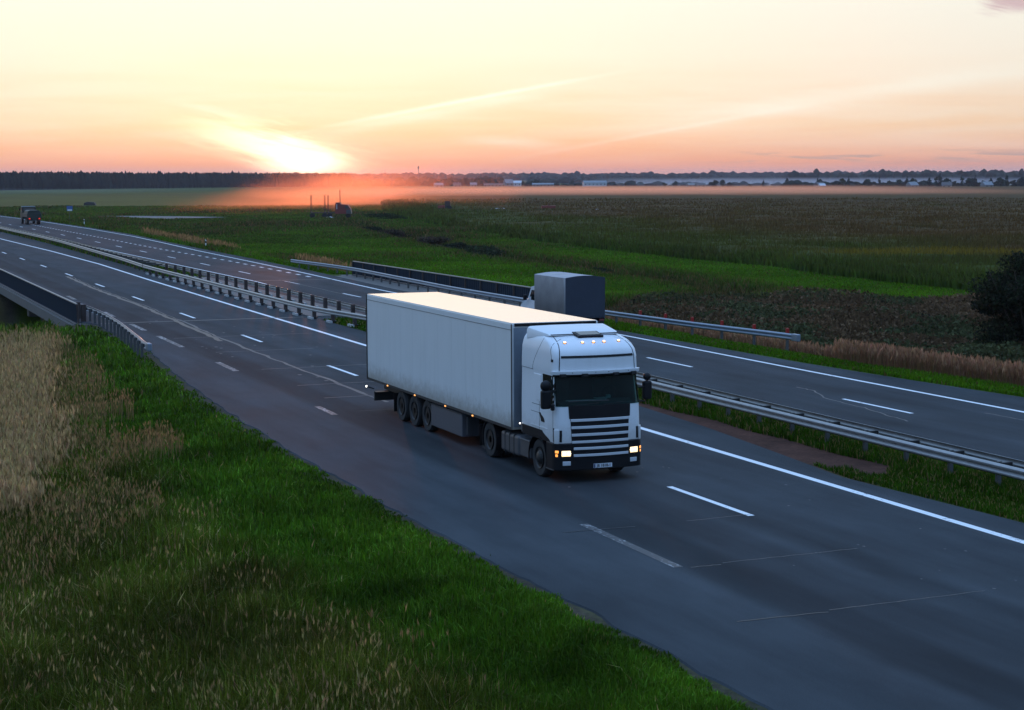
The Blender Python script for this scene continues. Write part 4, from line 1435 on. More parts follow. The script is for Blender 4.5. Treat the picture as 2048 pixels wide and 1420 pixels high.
for sg in (-1, 1):
    MB().prism_x([(L2 + .40, 1.42), (L2 + .40, 1.98), (L2 + .85, 1.98), (L2 + 1.22, 1.45)], sg * .915, sg * .935).build('side_window', 'glass', cb)
    MB().box((sg * 1.16, L2 + 1.25, 1.55), (.20, .10, .30)).build('wing_mirror', 'black', cb, .03)
MB().prism_x([(L2 + .12, 1.45), (L2 + .125, 1.95), (L2 + .14, 1.95), (L2 + .14, 1.45)], -.7, .7).build('rear_window', 'glass', cb)

# ------------------------------------------------------------------ dark green army-type lorry far up the road
at = empty('green_lorry', (37.55, 324.5, 0), math.radians(1.5), 'dark green flatbed lorry with pale roofed cab and red tail lamps driving away far left', 'lorry')
MB().box((0, 3.2, 1.62), (2.45, 6.2, .75)).build('load_bed', 'army', at, .06)
MB().prism_y([(-1.15, 1.9), (-1.1, 2.35), (-.7, 2.55), (.7, 2.55), (1.1, 2.35), (1.15, 1.9)], .1, 4.6).build('load', 'army', at, .05, smooth=1)
MB().box((0, -.04, 1.5), (2.5, .12, 1.05)).build('tailboard', 'army', at, .03)
cbx = MB().prism_x([(6.6, .9), (6.6, 2.95), (6.75, 3.1), (8.0, 3.1), (8.35, 2.2), (9.0, 2.0), (9.2, .9)], -1.2, 1.2).build('cab', 'army', at, .06)
MB().box((0, 7.3, 3.13), (2.3, 1.4, .10)).build('cab_roof', 'army_pale', cbx, .03)
MB().box((0, 6.58, 2.6), (1.9, .03, .6)).build('rear_window', 'hatch_glass', cbx)
for sg in (-1, 1):
    MB().box((sg * 1.205, 7.3, 2.55), (.02, .9, .6)).build('side_window', 'hatch_glass', cbx)
    MB().box((sg * 1.42, 8.1, 2.6), (.22, .1, .45)).build('wing_mirror', 'black', cbx)
    MB().box((sg * .85, -.12, 1.05), (.26, .05, .20)).build('tail_lamp', 'tail', at)
    for y in (1.4, 2.8, 7.9):
        road_wheel(at, sg * 1.0, y, .55, .38, 18)
MB().box((0, 4.2, .95), (1.0, 8.4, .3)).box((0, -.02, .8), (2.3, .1, .25)).build('chassis', 'dark', at)

# ------------------------------------------------------------------ log lorry with bare stakes, and field machines
FW = math.atan2(cR.y, cR.x)              # broadside to the road bridge the picture was taken from
lg = empty('log_lorry', (110.3, 405.5, -1.15), FW, 'empty log lorry with tall bare stakes and red cab before the dust cloud', 'lorry')
MB().box((4.2, 0, 1.15), (8.6, .9, .22)).build('bunk_frame', 'far_dark', lg, .02)
for x in (.25, 3.45, 4.25):
    for y in (-1.1, 1.1):
        MB().box((x, y, 3.2), (.11, .10, 4.2)).build('stake', 'post', lg)
    MB().box((x, 0, 1.3), (.16, 2.4, .18)).build('bolster', 'far_dark', lg)
for x in (.5, 3.4, 4.6, 9.0):
    for y in (-.95, .95):
        o = road_wheel(lg, x, y, .52, .35, 16)
        o.rotation_euler = (0, 0, PI / 2)
cbx = MB().prism_y([(6.0, .9), (6.0, 3.2), (6.25, 3.45), (7.2, 3.45), (7.3, 3.15), (8.9, 3.05), (9.6, 2.1), (9.75, .9)], -1.2, 1.2).build('cab', 'rust_red', lg, .05)
MB().box((6.65, 0, 3.5), (1.2, 2.3, .1)).build('roof_cap', 'far_dark', cbx)
MB().prism_y([(8.3, 2.15), (8.45, 2.8), (8.85, 2.8), (9.4, 2.15)], -1.23, 1.23).build('side_window', 'hatch_glass', cbx)
MB().prism_y([(8.6, .95), (8.6, 1.9), (9.65, 1.9), (9.8, .95)], -1.24, 1.24).build('front_wing', 'alu', cbx)
MB().tube([(7.0, .6, 3.4), (7.0, .6, 6.6)], .09, 8).build('exhaust_stake', 'post', lg)
MB().box((6.4, -1.215, 2.6), (.18, .02, 1.2)).build('white_stripe', 'pale', cbx)


def tractor(name, x, y, z, rz, label, s=1.0):
    e = empty(name, (x, y, z), rz, label, 'tractor')
    e.scale = (s, s, s)
    MB().prism_y([(-2.4, .8), (-2.4, 1.5), (-2.1, 1.7), (-.5, 1.75), (-.5, .8)], -.45, .45).build('bonnet', 'rust_red', e, .06)
    c_ = MB().prism_y([(-.5, .9), (-.45, 2.75), (.9, 2.75), (1.0, .9)], -.75, .75).build('cab', 'far_dark', e, .06)
    MB().box((.2, 0, 2.8), (1.6, 1.6, .12)).build('cab_roof', 'far_dark', c_, .03)
    for yy in (-.85, .85):
        for xx, r_ in ((-1.9, .5), (.6, .85)):
            o = road_wheel(e, xx, yy, r_, .4, 18)
            o.rotation_euler = (0, 0, PI / 2)
    return e


tractor('tractor', 159.3, 447, -.9, FW, 'small red tractor with dark cab at the edge of the dust in the field', 1.0)
e = empty('farm_trailer', (183.0, 433, -.8), FW, 'low dull red farm trailer standing alone in the brown field', 'trailer')
MB().prism_y([(-1.8, .7), (-1.9, 1.5), (1.9, 1.5), (1.75, .7)], -1, 1).build('tub', 'rust_red', e, .05)
MB().box((.05, 0, 1.75), (.25, 1.6, .5)).build('headboard', 'far_dark', e)
for x in (-1.1, 1.1):
    for y in (-.9, .9):
        o = road_wheel(e, x, y, .45, .3, 14)
        o.rotation_euler = (0, 0, PI / 2)
for i, (x, y, ln, lab) in enumerate(((173.9, 445.5, 5.4, 'long white plastic covered silage roll lying in the brown field between tractor and trailer'),
                                     (191.2, 420, 1.7, 'short pale wrapped bale lying in the field right of the red trailer'),
                                     (111.2, 392, 1.8, 'pale sheet lying in the grass in front of the log lorry'))):
    mb = MB()
    n_ = 12
    pts = [(-ln / 2 + ln * k / n_, .12 * math.sin(k), .55 + .1 * math.sin(k * 1.7)) for k in range(n_ + 1)]
    mb.tube(pts, [.25 + .3 * math.sin(PI * (k + .6) / (n_ + 1.2)) for k in range(n_ + 1)], 10)
    o = mb.build('silage_wrap', 'pale', None, smooth=2)
    o.location = (x, y, -1.15 if i < 2 else -1.75)
    o.rotation_euler = (0, 0, FW)
    tag(o, lab, 'silage wrap')
MB_ = MB().prism_y([(-2.2, .0), (-2.0, .9), (-.6, 1.3), (1.6, 1.1), (2.2, .0)], -1, 1)
o = MB_.build('hay_cart', 'far_dark', None, .05)
o.location = (96, 657, -1.4)
o.rotation_euler = (0, 0, FW)
tag(o, 'dark low heap alone in the bright green field far left', 'heap')

# paved yard with a dark bank behind it, left of the ditch
mb = MB()
yard = [(66, 445), (70, 421), (77, 407), (86, 412), (93, 418), (86, 428), (75, 441)]
mb.add([(x, y, float(tz(np.array([x]), np.array([y]))[0]) + .45) for x, y in yard] + [(x, y, -3) for x, y in yard], [tuple(range(len(yard)))] + [(i, (i + 1) % 7, 7 + (i + 1) % 7, 7 + i) for i in range(7)])
tag(mb.build('paved_yard', 'concrete'), 'grey paved lay-by in the meadow below the slip lane', 'yard', kind='structure')


# ------------------------------------------------------------------ foliage builders
def rdir(n):
    v = rng.normal(size=(n, 3))
    return v / np.linalg.norm(v, axis=1)[:, None]


def leaves(S, P, size, C):
    """one randomly turned quad per point"""
    n = len(P)
    u = rdir(n)
    v = np.cross(u, rdir(n))
    v /= np.linalg.norm(v, axis=1)[:, None] + 1e-9
    sz = (np.asarray(size) * np.ones(n))[:, None]
    a_, b_ = u * sz * .5, v * sz * .32
    V = np.stack([P - a_, P - b_ * .9, P + a_, P + b_ * 1.1], 1).reshape(-1, 3)
    S.add(V, np.arange(4 * n).reshape(n, 4), None, np.repeat(C, 4, 0))


def clumps(n, blobs, power=.35):
    """points scattered in a set of ellipsoid blobs, denser to the outside"""
    wts = np.array([b[3] * b[4] * b[5] for b in blobs]) ** .75
    k = rng.choice(len(blobs), n, p=wts / wts.sum())
    B = np.array(blobs)[k]
    r = rng.random(n) ** power
    return B[:, :3] + rdir(n) * r[:, None] * B[:, 3:6]


def vary(base, n, v=.25, hue=.12):
    k = (1 + v * rng.normal(size=(n, 1))).clip(.35, 1.9)
    return np.asarray(base) * k * (1 + hue * rng.normal(size=(n, 3)))


def tree_proto(name, h, wd, nleaf, lsize, col, conifer=False, label='', group=None, seed=0):
    e = empty(name, (0, 0, 0), 0, label, 'tree', group)
    blobs = []
    if conifer:
        for i in range(9):
            f = i / 8
            r_ = wd * .5 * (1 - f) ** .8 + .25
            for k in range(3):
                th = rng.random() * 6.28
                blobs.append((.45 * r_ * math.cos(th), .45 * r_ * math.sin(th), h * (.18 + .8 * f), r_ * .7, r_ * .7, h * .07))
    else:
        for i in range(13):
            th, rr, f = rng.random() * 6.28, rng.random() ** .5, rng.random()
            env = math.sin(PI * min(1, .18 + .78 * f)) ** .7
            blobs.append((wd * .36 * rr * env * math.cos(th), wd * .36 * rr * env * math.sin(th), h * (.22 + .66 * f), wd * (.14 + .12 * rng.random()), wd * (.14 + .12 * rng.random()), h * (.08 + .07 * rng.random())))
    S = Soup()
    P = clumps(nleaf, blobs)
    leaves(S, P, lsize * (.6 + .8 * rng.random(nleaf)), vary(col, nleaf))
    S.build('crown', 'far_leaf', e)
    tr = MB().tube([(0, 0, -.6), (.05, 0, h * .3), (.0, .1, h * .75)], [h * .022, h * .017, h * .006], 7)
    for i in range(4):
        th = i * 1.7
        tr.tube([(0, 0, h * (.25 + .1 * i)), (wd * .25 * math.cos(th), wd * .25 * math.sin(th), h * (.42 + .1 * i))], [h * .010, h * .004], 5)
    tr.build('trunk', 'bark', e)
    return e


def pxdir(x, d):
    """ground point at image column x (of 2048) and distance d along the ground"""
    v = Vector((cF.x, cF.y)).normalized() + Vector((cR.x, cR.y)) * ((x - 1024) / (FPX * 1.005))
    v.normalize()
    return v.x * d, v.y * d


def gz(x, y):
    return float(tz(np.array([x]), np.array([y]))[0])


# village trees and houses along the far edge of the field: placed by bearing and distance
protos = [tree_proto('broadleaf_tree', 11, 9, 420, 1.5, (.030, .045, .022)), tree_proto('broadleaf_tree', 8, 10, 380, 1.4, (.035, .042, .024)),
          tree_proto('spruce_tree', 14, 6, 420, 1.3, (.020, .032, .022), True), tree_proto('poplar_tree', 15, 5.5, 380, 1.3, (.03, .042, .022))]
VT = [(1180, 2080, 0, .7), (1201, 2060, 1, .8), (870, 2000, 1, 1.0), (900, 1960, 0, .9), (1046, 2050, 1, .8), (1072, 2040, 1, 1.1), (1145, 2150, 0, .7), (1430, 1700, 1, .95), (1447, 1720, 0, .75), (1461, 1690, 1, .7),
      (1528, 1650, 2, .6), (1575, 1650, 2, .8), (1569, 1640, 1, .6), (1620, 1700, 1, .55), (1637, 1600, 2, .75), (1650, 1640, 0, .6), (1668, 1650, 1, .6), (1685, 1620, 0, .85), (1698, 1600, 2, .75), (1712, 1640, 1, .75),
      (1735, 1600, 0, .8), (1750, 1620, 1, .75), (1760, 1590, 2, .7), (1778, 1600, 1, .8), (1800, 1620, 0, .75), (1815, 1580, 2, .75), (1828, 1600, 0, .85), (1843, 1590, 1, .7), (1860, 1570, 2, .8), (1874, 1590, 3, .7),
      (1881, 1560, 2, .95), (1896, 1590, 0, .85), (1912, 1580, 1, .8), (1925, 1560, 3, .7), (1940, 1580, 0, .85), (1952, 1560, 2, .8), (1967, 1590, 1, .85), (1983, 1560, 2, .75), (2000, 1580, 0, .9), (2015, 1560, 3, .75), (2030, 1580, 1, .9), (2045, 1570, 2, .85),
      (2062, 1580, 0, .9), (2085, 1570, 1, .9), (2110, 1560, 0, .9), (1330, 1900, 1, .6), (1352, 1920, 0, .6), (1500, 1720, 1, .5), (960, 2100, 0, .8), (985, 2080, 1, .8)]
KN = ['rounded broadleaf tree', 'wide low broadleaf tree', 'dark pointed spruce', 'slim upright poplar']
used = set()
for i, (x, d, k, s) in enumerate(VT):
    o = protos[k] if k not in used else copy_tree(protos[k])
    used.add(k)
    X_, Y_ = pxdir(x, d)
    o.location = (X_, Y_, gz(X_, Y_) - .3)
    s *= 1.0
    o.scale = (s * (1.15 if k < 2 else 1.0), s * 1.15, s)
    o.rotation_euler = (0, 0, i * 2.4)
    where = 'in the misty village row at the right horizon' if x > 1500 else 'beside the far white farm buildings at mid horizon'
    o['label'] = KN[k] + ' ' + where
    o['category'] = 'tree'
    o['group'] = KN[k] + 's ' + where


def house(x, d, wd, dp, h, rh, wall, roof, label, rz=0.0, flat=False):
    X_, Y_ = pxdir(x, d)
    e = empty('house', (X_, Y_, gz(X_, Y_) - .3), FW + rz, label, 'house')
    MB().box((0, 0, h / 2), (wd, dp, h)).build('wall', wall, e)
    if flat:
        MB().box((0, 0, h + .15), (wd + .4, dp + .4, .3)).build('roof', roof, e)
    else:
        r_ = MB().prism_x([(-dp / 2 - .4, h - .1), (0, h + rh), (dp / 2 + .4, h - .1)], -wd / 2 - .3, wd / 2 + .3).build('roof', roof, e)
        MB().box((wd * .2, .3, h + rh), (.6, .6, 1.2)).build('chimney', 'wall_grey', r_)
    for i in range(max(2, int(wd / 4))):
        xx = -wd / 2 + wd * (i + .5) / max(2, int(wd / 4))
        MB().box((xx, -dp / 2 - .02, h * .55), (1.1, .06, 1.3)).build('window', 'glass', e)
    return e


house(1190, 2000, 26, 11, 4.6, 2.2, 'pale', 'roof_grey', 'long white farm building at the horizon right of centre', .1)
house(1036, 2050, 9, 8, 4.5, 2.5, 'pale', 'pale', 'small bright white house at the horizon above the silage roll')
house(1018, 2100, 10, 8, 4, 4.5, 'wall_grey', 'roof_grey', 'grey gabled house left of the small bright white house', .4)
house(1087, 1990, 24, 9, 2.8, 1.6, 'wall_pale', 'roof_grey', 'long low grey shed beside a round tree at the horizon')
house(990, 2000, 24, 9, 2.6, 1.4, 'wall_grey', 'roof', 'long low dark shed at the horizon left of the grey gabled house')
house(1203, 2030, 8, 7, 4, 2.5, 'wall_pale', 'roof', 'small house half hidden by trees beside the long white building', .5)
house(915, 1900, 8, 7, 3, 2.4, 'wall_pale', 'roof', 'pale cottage in front of the dark wood at the edge of the dust', .2)
house(878, 1880, 9, 7, 3, 2.2, 'wall_grey', 'roof_grey', 'grey cottage half veiled by dust before the dark wood', .3)
house(948, 1930, 7, 7, 3, 2.2, 'wall_pale', 'roof_grey', 'small pale cottage second from the dust before the dark wood', .1)
house(1388, 1780, 12, 7, 2.6, 1.8, 'wall_pale', 'wall_pale', 'pale roofed barn standing in the mist', .2)
house(1402, 1760, 9, 7, 2.6, 1.8, 'wall_grey', 'roof', 'grey shed beside the pale roofed barn in the mist', .2)
house(1640, 1570, 8, 7, 3, 2.6, 'wall_grey', 'roof', 'dark gabled house among the first trees of the misty village', .5)
house(1645, 1545, 5, 5, 2.6, 2.0, 'wall_pale', 'pale', 'tiny white cabin before the dark gabled house in the village', .2)
house(1826, 1540, 8, 7, 3, 2.8, 'wall_pale', 'roof_grey', 'pale gabled house in the middle of the misty village row', .4)
house(1975, 1520, 8, 7, 3.2, 2.8, 'wall_pale', 'roof_grey', 'pale house with grey roof at the right end of the village row', .3)
house(1895, 1540, 8, 7, 3, 2.6, 'wall_grey', 'roof', 'dark house under the tallest spruce of the village row', -.3)
X_, Y_ = pxdir(838, 4200)
e = empty('radio_mast', (X_, Y_, gz(X_, Y_)), 0, 'thin radio mast rising above the wooded ridge right of the sun', 'mast')
MB().tube([(0, 0, 0), (0, 0, 36)], [1.0, .5], 6).build('shaft', 'far_dark', e)
MB().box((0, 0, 32), (3, 3, 5)).build('antenna_head', 'far_dark', e)

# ------------------------------------------------------------------ woods: dark pine forest on the left, far ridges
def wood(S, bearing, n, hfun, wfun, col, parts=(5, 8), leaf=0):
    """n tree shapes of stacked irregular cones or domes along a band given by columns and distances"""
    for i in range(n):
        x, d, kind = bearing(i)
        X_, Y_ = pxdir(x, d)
        h, wd = hfun(), wfun()
        z0 = gz(X_, Y_) - 1
        K = 7
        rings = [(0.0, .35), (.12, .42), (.30, .50), (.52, .47), (.72, .34), (.88, .20), (1.0, .02)] if kind else [(0.0, .40), (.2, .5), (.45, .53), (.68, .50), (.85, .36), (.96, .16), (1.0, .02)]
        vs = []
        for f, r_ in rings:
            for k in range(K):
                th = 2 * PI * k / K + i
                rr = wd * r_ * random.uniform(.65, 1.3)
                vs.append((X_ + rr * math.cos(th), Y_ + rr * math.sin(th), z0 + h * (f + random.uniform(-.04, .04))))
        q = [[j * K + k, j * K + (k + 1) % K, (j + 1) * K + (k + 1) % K, (j + 1) * K + k] for j in range(6) for k in range(K)]
        c_ = np.asarray(col) * random.uniform(.6, 1.4)
        S.add(vs, q, None, np.repeat(c_[None], len(vs), 0) * (1 + .15 * rng.normal(size=(len(vs), 1))))


def forest_edge(x):
    return 1650 + max(0, x) * .85


S = Soup()
wood(S, lambda i: ((lambda x: (x, forest_edge(x) + random.choice([0, 0, 8, 16, 30, 50, 80]) + random.uniform(-4, 4), 1))(random.uniform(-260, 700))), 2600,
     lambda: random.gauss(16.5, .95), lambda: random.uniform(5.5, 9), (.016, .019, .013))
o = S.build('pine_forest', 'far_leaf')
tag(o, 'dark wall of pine forest along the left horizon under the sun', 'forest', kind='stuff')
S = Soup()
wood(S, lambda i: ((lambda x: (x, 4300 + 260 * math.sin(x * .008) + random.uniform(-150, 450), 0))(random.uniform(560, 2500))), 1900,
     lambda: random.gauss(15, 3.0), lambda: random.uniform(14, 30), (.022, .027, .02))
o = S.build('ridge_woods', 'far_leaf')
tag(o, 'low wooded ridge along the horizon behind the village', 'woods', kind='stuff')
S = Soup()
wood(S, lambda i: ((lambda x: (x, 2900 - (x - 1590) * .45 + random.uniform(-20, 160), 0))(random.uniform(1585, 2400))), 420,
     lambda: random.gauss(15, 3.2), lambda: random.uniform(11, 22), (.022, .028, .02))
wood(S, lambda i: ((lambda x: (x, 2250 + random.uniform(-60, 120), 0))(random.choice([random.uniform(700, 980), random.uniform(850, 1010)]))), 110,
     lambda: random.gauss(9, 1.6), lambda: random.uniform(9, 16), (.022, .026, .018))
wood(S, lambda i: ((lambda x: (x, 3000 + random.uniform(-60, 200), 0))(random.uniform(1060, 1600))), 150,
     lambda: random.gauss(8, 2.0), lambda: random.uniform(12, 24), (.024, .03, .022))
wood(S, lambda i: ((lambda x: (x, 1660 + random.uniform(-50, 60), 0))(random.uniform(1560, 2400))), 170,
     lambda: random.gauss(5.5, 1.6), lambda: random.uniform(6, 13), (.022, .028, .02))
wood(S, lambda i: ((lambda x: (x, 2080 + random.uniform(-50, 60), 0))(random.uniform(1060, 1560))), 60,
     lambda: random.gauss(4.0, 1.4), lambda: random.uniform(7, 16), (.022, .028, .02))
o = S.build('village_woods', 'far_leaf')
tag(o, 'misty broadleaf woods behind the village on the right horizon', 'woods', kind='stuff')


# ------------------------------------------------------------------ grass, reeds, crop
HALF = math.radians(20.5)
CAZ = math.atan2(cF.x, cF.y)


def scatter(n, poly=None, dmin=15, dmax=120, k=2.0, cond=None, half=HALF):
    """n points over the ground with density falling as distance^-(k+1), inside a polygon and the picture's wedge"""
    got, c_ = [], 0
    lo, hi = dmin ** (1 - k), dmax ** (1 - k)
    for _ in range(60):
        m_ = n
        r = (lo + (hi - lo) * rng.random(m_)) ** (1 / (1 - k)) if k != 1 else dmin * (dmax / dmin) ** rng.random(m_)
        th = CAZ + (rng.random(m_) * 2 - 1) * half
        x, y = r * np.sin(th), r * np.cos(th)
        ok = np.ones(m_, bool)
        if poly is not None:
            ok &= inpoly(x, y, poly)
        if cond is not None:
            ok &= cond(x, y)
        got.append(np.stack([x[ok], y[ok]], 1))
        c_ += ok.sum()
        if c_ >= n:
            break
    return np.concatenate(got)[:n]


def blades(S, P, H, Wd, lean, C, tip=None):
    n = len(P)
    H = np.asarray(H) * np.ones(n)
    Wd = np.asarray(Wd) * np.ones(n)
    z = tz(P[:, 0], P[:, 1]) - .02
    b = np.stack([P[:, 0], P[:, 1], z], 1)
    th = rng.random(n) * 2 * PI
    wv = np.stack([np.cos(th), np.sin(th), np.zeros(n)], 1) * Wd[:, None] * .5
    ph = rng.random(n) * 2 * PI
    ln = (np.abs(rng.normal(size=n)) * lean * H)[:, None]
    lv = np.stack([np.cos(ph), np.sin(ph), np.zeros(n)], 1) * ln
    up = np.array([0, 0, 1.0])
    m_ = b + up * (H * .58)[:, None] + lv * .38
    t_ = b + up * (H * .97)[:, None] + lv - up * (ln * .25)
    V = np.stack([b - wv, b + wv, m_ - wv * .8, m_ + wv * .8, t_], 1).reshape(-1, 3)
    i0 = np.arange(n) * 5
    Q = np.stack([i0, i0 + 1, i0 + 3, i0 + 2], 1)
    Tt = np.stack([i0 + 2, i0 + 3, i0 + 4], 1)
    Cc = np.repeat(C, 5, 0).reshape(n, 5, 3)
    if tip is not None:
        Cc[:, 4] = tip
        Cc[:, 2:4] = Cc[:, 2:4] * .7 + np.asarray(tip)[:, None] * .3 if np.ndim(tip) > 1 else Cc[:, 2:4] * .7 + np.asarray(tip) * .3
    S.add(V, Q, Tt, Cc.reshape(-1, 3))
    return t_


def plumes(S, P, H, size, C, lean=.12, stemw=.008, stemc=(.26, .165, .065)):
    """dry grass: a thin stem with a feathery head of a few narrow leaves"""
    n = len(P)
    H = np.asarray(H) * np.ones(n)
    tipp = blades(S, P, H * .95, np.asarray(stemw) * np.ones(n), lean, vary(stemc, n, .2))
    droop = rng.normal(size=(n, 3)) * .25
    for k in range(4):
        d = np.array([0, 0, 1.0]) + droop + rng.normal(size=(n, 3)) * .20
        d[:, 2] = np.abs(d[:, 2]) + .3
        d /= np.linalg.norm(d, axis=1)[:, None]
        L_ = (np.asarray(size) * (.7 + .6 * rng.random(n)))[:, None]
        s_ = np.cross(d, rdir(n))
        s_ /= np.linalg.norm(s_, axis=1)[:, None] + 1e-9
        st = tipp - d * L_ * .45 + rng.normal(size=(n, 3)) * (L_ * .06)
        wv = s_ * L_ * (.042 + .03 * rng.random((n, 1)))
        V = np.stack([st, st + d * L_ * .45 + wv, st + d * L_, st + d * L_ * .45 - wv], 1).reshape(-1, 3)
        S.add(V, np.arange(4 * n).reshape(n, 4), None, np.repeat(C * (.85 + .3 * rng.random((n, 1))), 4, 0))


DY = [14, 30, 45, 52, 60, 68, 75, 84, 92, 98]
DX = [-8, 1.0, 4.6, 7.0, 8.2, 9.6, 10.4, 11.0, 11.6, 12.4]


def reedline(y):
    return np.interp(y, DY, DX)


def leftside(x, y):
    return (x < px_(L_EDGE, y) - .42 + .75 * (vnoise(x, y, .9, 31) * vnoise(x, y, .35, 33))) & (y < 104) & ((y < 97.5) | (x < 12.4))


S = Soup()
# fresh verge and the rougher meadow below it
P = scatter(430000, None, 20, 118, 1.9, leftside)
x, y = P[:, 0], P[:, 1]
r = np.hypot(x, y)
de = px_(L_EDGE, y) - x
n1 = fbm(x, y, 5.5, 41)
n2 = fbm(x, y, 1.6, 47)
rough = np.clip(sst(de, 2.8, 5.6) * .85 + (n1 - .5) * 1.3, 0, 1) * sst(de, 1.2, 3.2)
H = (.16 + .22 * n2) * (1 - rough) + (.36 + .5 * n2) * rough
H *= .55 + .9 * rng.random(len(P))
H *= .30 + .70 * sst(de, .0, 1.4)
fresh = np.array((.057, .124, .006))
olive = np.array((.085, .090, .010))
straw = np.array((.30, .20, .075))
k = rng.random(len(P))
mixo = np.clip(rough * .95 + .15 * rng.normal(size=len(P)), 0, 1)[:, None]
C = fresh * (1 - mixo) + olive * mixo
isst = (k < (.008 + .075 * rough))[:, None]
C = np.where(isst, straw, C)
pale = (rng.random(len(P)) < .07)[:, None]  # highlights put into the colour: random blades paler, as if reflecting sky
C = np.where(pale, C * 1.7 + np.array((.03, .03, .015)), C)
C = C * (.30 + 1.4 * fbm(x, y, 2.6, 52))[:, None] * (.5 + 1.0 * fbm(x, y, .7, 57))[:, None]
C = C * (1 + .28 * rng.normal(size=(len(P), 1))).clip(.4, 2) * (1 + .10 * rng.normal(size=(len(P), 3)))
blades(S, P, H, np.maximum(.011, .00062 * r) * (.7 + 1.1 * rng.random(len(P))), .5, C)
# median
P = scatter(60000, None, 30, 330, 1.5, lambda x, y: (x > px_(N_RIGHT, y) + .15) & (x < px_(F_LEFT, y) - .1) & ((y < 97) | (y > 145)) & ~((y > 38.8 + 4.5 * vnoise(x, y, .9, 67)) & (y < 59) & (x < 27.8 - .5 * vnoise(x, y, 2.5, 65)) & (vnoise(x, y, 1.1, 61) > .16)))
x, y = P[:, 0], P[:, 1]
r = np.hypot(x, y)
C = vary(fresh * .75, len(P), .3) * (.6 + .8 * fbm(x, y, 3, 63))[:, None]
dryk = (rng.random(len(P)) < .12)[:, None]
C = np.where(dryk, straw * .8, C)
blades(S, P, (.08 + .13 * rng.random(len(P))) * (1 + .6 * (np.abs(x - 28.2) < .8)), .00075 * r, .4, C)
# far verge and the meadow beyond it, strip beyond the ditch
def meadow(x, y):
    dr_ = x - px_(F_RIGHT, y)
    return ~inpoly(x, y, yard) & (np.hypot((x - 113.5) , (y - 404)) > 7) & (dr_ > .25) & ((y < 98.5) | (y > 143.5) | (x > 46)) & ~inpoly(x, y, WEEDS) & ~inpoly(x, y, CORN)


P = scatter(330000, None, 55, 620, 1.55, meadow)
x, y = P[:, 0], P[:, 1]
r = np.hypot(x, y)
dc = dpoly(x, y, CHAN)
dr = x - px_(F_RIGHT, y)
nn = fbm(x, y, 9, 71)
n3 = fbm(x, y, 28, 73)
belt = sst(r, 230, 330) * sst(r, 620, 480) * sst(n3, .40, .62)
wild = np.clip(np.exp(-(dc / 4.6) ** 2) + .40 * belt + .6 * sst(n3, .58, .75) * sst(r, 110, 200), 0, 1)
dull = (sst(r, 150, 330) * .6 + .5 * (fbm(x, y, 34, 77) - .4)).clip(0, .85)[:, None]
H = (.14 + .16 * nn) * (.6 + .8 * rng.random(len(P))) * (1 + 3.0 * wild) * (.55 + .45 * sst(dr, .3, 2)) + .0006 * r
C = (np.array((.078, .175, .006)) * (1 - wild[:, None]) + np.array((.056, .062, .014)) * wild[:, None]) * (.55 + .9 * nn)[:, None]
C = C * (1 - dull) + np.array((.062, .080, .014)) * (.55 + .9 * nn)[:, None] * dull
C = np.where((rng.random(len(P)) < .05 + .22 * wild)[:, None], np.array((.15, .085, .035)), C)
C = C * (1 + .25 * rng.normal(size=(len(P), 1))).clip(.4, 1.9) * (1 + .08 * rng.normal(size=(len(P), 3)))
blades(S, P, H, .00095 * r, .35, C)
o = S.build('grass', 'veg')
tag(o, 'green grass of the verges, the median and the meadow', 'grass', kind='stuff')

S = Soup()
# dense tan reed-grass patch left of the verge and looser heads further down the slope
def dens(x, y):
    d_ = reedline(y) - x + (vnoise(x, y, 3.2, 81) - .5) * 2.6
    return leftside(x, y) & (d_ > 0) & (rng.random(len(x)) < sst(d_, 0, 2.0)) & (y > 44) & (y < 88 + .8 * (x - 6))


P = scatter(24000, None, 40, 116, 1.2, dens)
r = np.hypot(P[:, 0], P[:, 1])
tan = vary((.50, .325, .145), len(P), .22, .06)
plumes(S, P, .70 + .5 * rng.random(len(P)), .24, tan, .14, .00022 * r)
def loose(x, y):
    d_ = reedline(y) + 2.8 - x + (vnoise(x, y, 4.2, 83) - .5) * 5
    return leftside(x, y) & (d_ > 0) & (fbm(x, y, 3.0, 85) + .22 * rng.random(len(x)) > .50) & (px_(L_EDGE, y) - x > 3.0) & (rng.random(len(x)) < .12 + .88 * sst(y, 34, 56))


P = scatter(13000, None, 24, 95, 1.4, loose)
r = np.hypot(P[:, 0], P[:, 1])
plumes(S, P, .50 + .4 * rng.random(len(P)), .14, vary((.36, .21, .085), len(P), .25, .07), .14, .0003 * r)
P = scatter(4200, None, 22, 92, 1.5, lambda x, y: leftside(x, y) & (px_(L_EDGE, y) - x > 3.0 + 3 * vnoise(x, y, 2.5, 115)) & (fbm(x, y, 4.0, 117) + .4 * rng.random(len(x)) > .62))
r = np.hypot(P[:, 0], P[:, 1])
plumes(S, P, .45 + .4 * rng.random(len(P)), .12, vary((.42, .28, .11), len(P), .25, .07), .12, .00028 * r)
# a few tall heads close to the camera on the right of the slope
P = np.stack([rng.normal(7.8, 1.0, 110), rng.normal(27.6, 1.5, 110)], 1)
plumes(S, P, .5 + .35 * rng.random(110), .15, vary((.36, .22, .09), 110, .2, .05), .12, .009)
# tan strip at the foot of the far verge, and clumps by the far rail and the slip lane
def tanstrip(x, y):
    dr_ = x - px_(F_RIGHT, y)
    return (y < 100) & (dr_ > 1.9 + 2.0 * sst(y, 66, 70) + .9 * (vnoise(x, y, 3, 87) - .5)) & (dr_ < 4.2 + .8 * sst(y, 66, 70) + 1.0 * (vnoise(x, y, 2, 88) - .5))


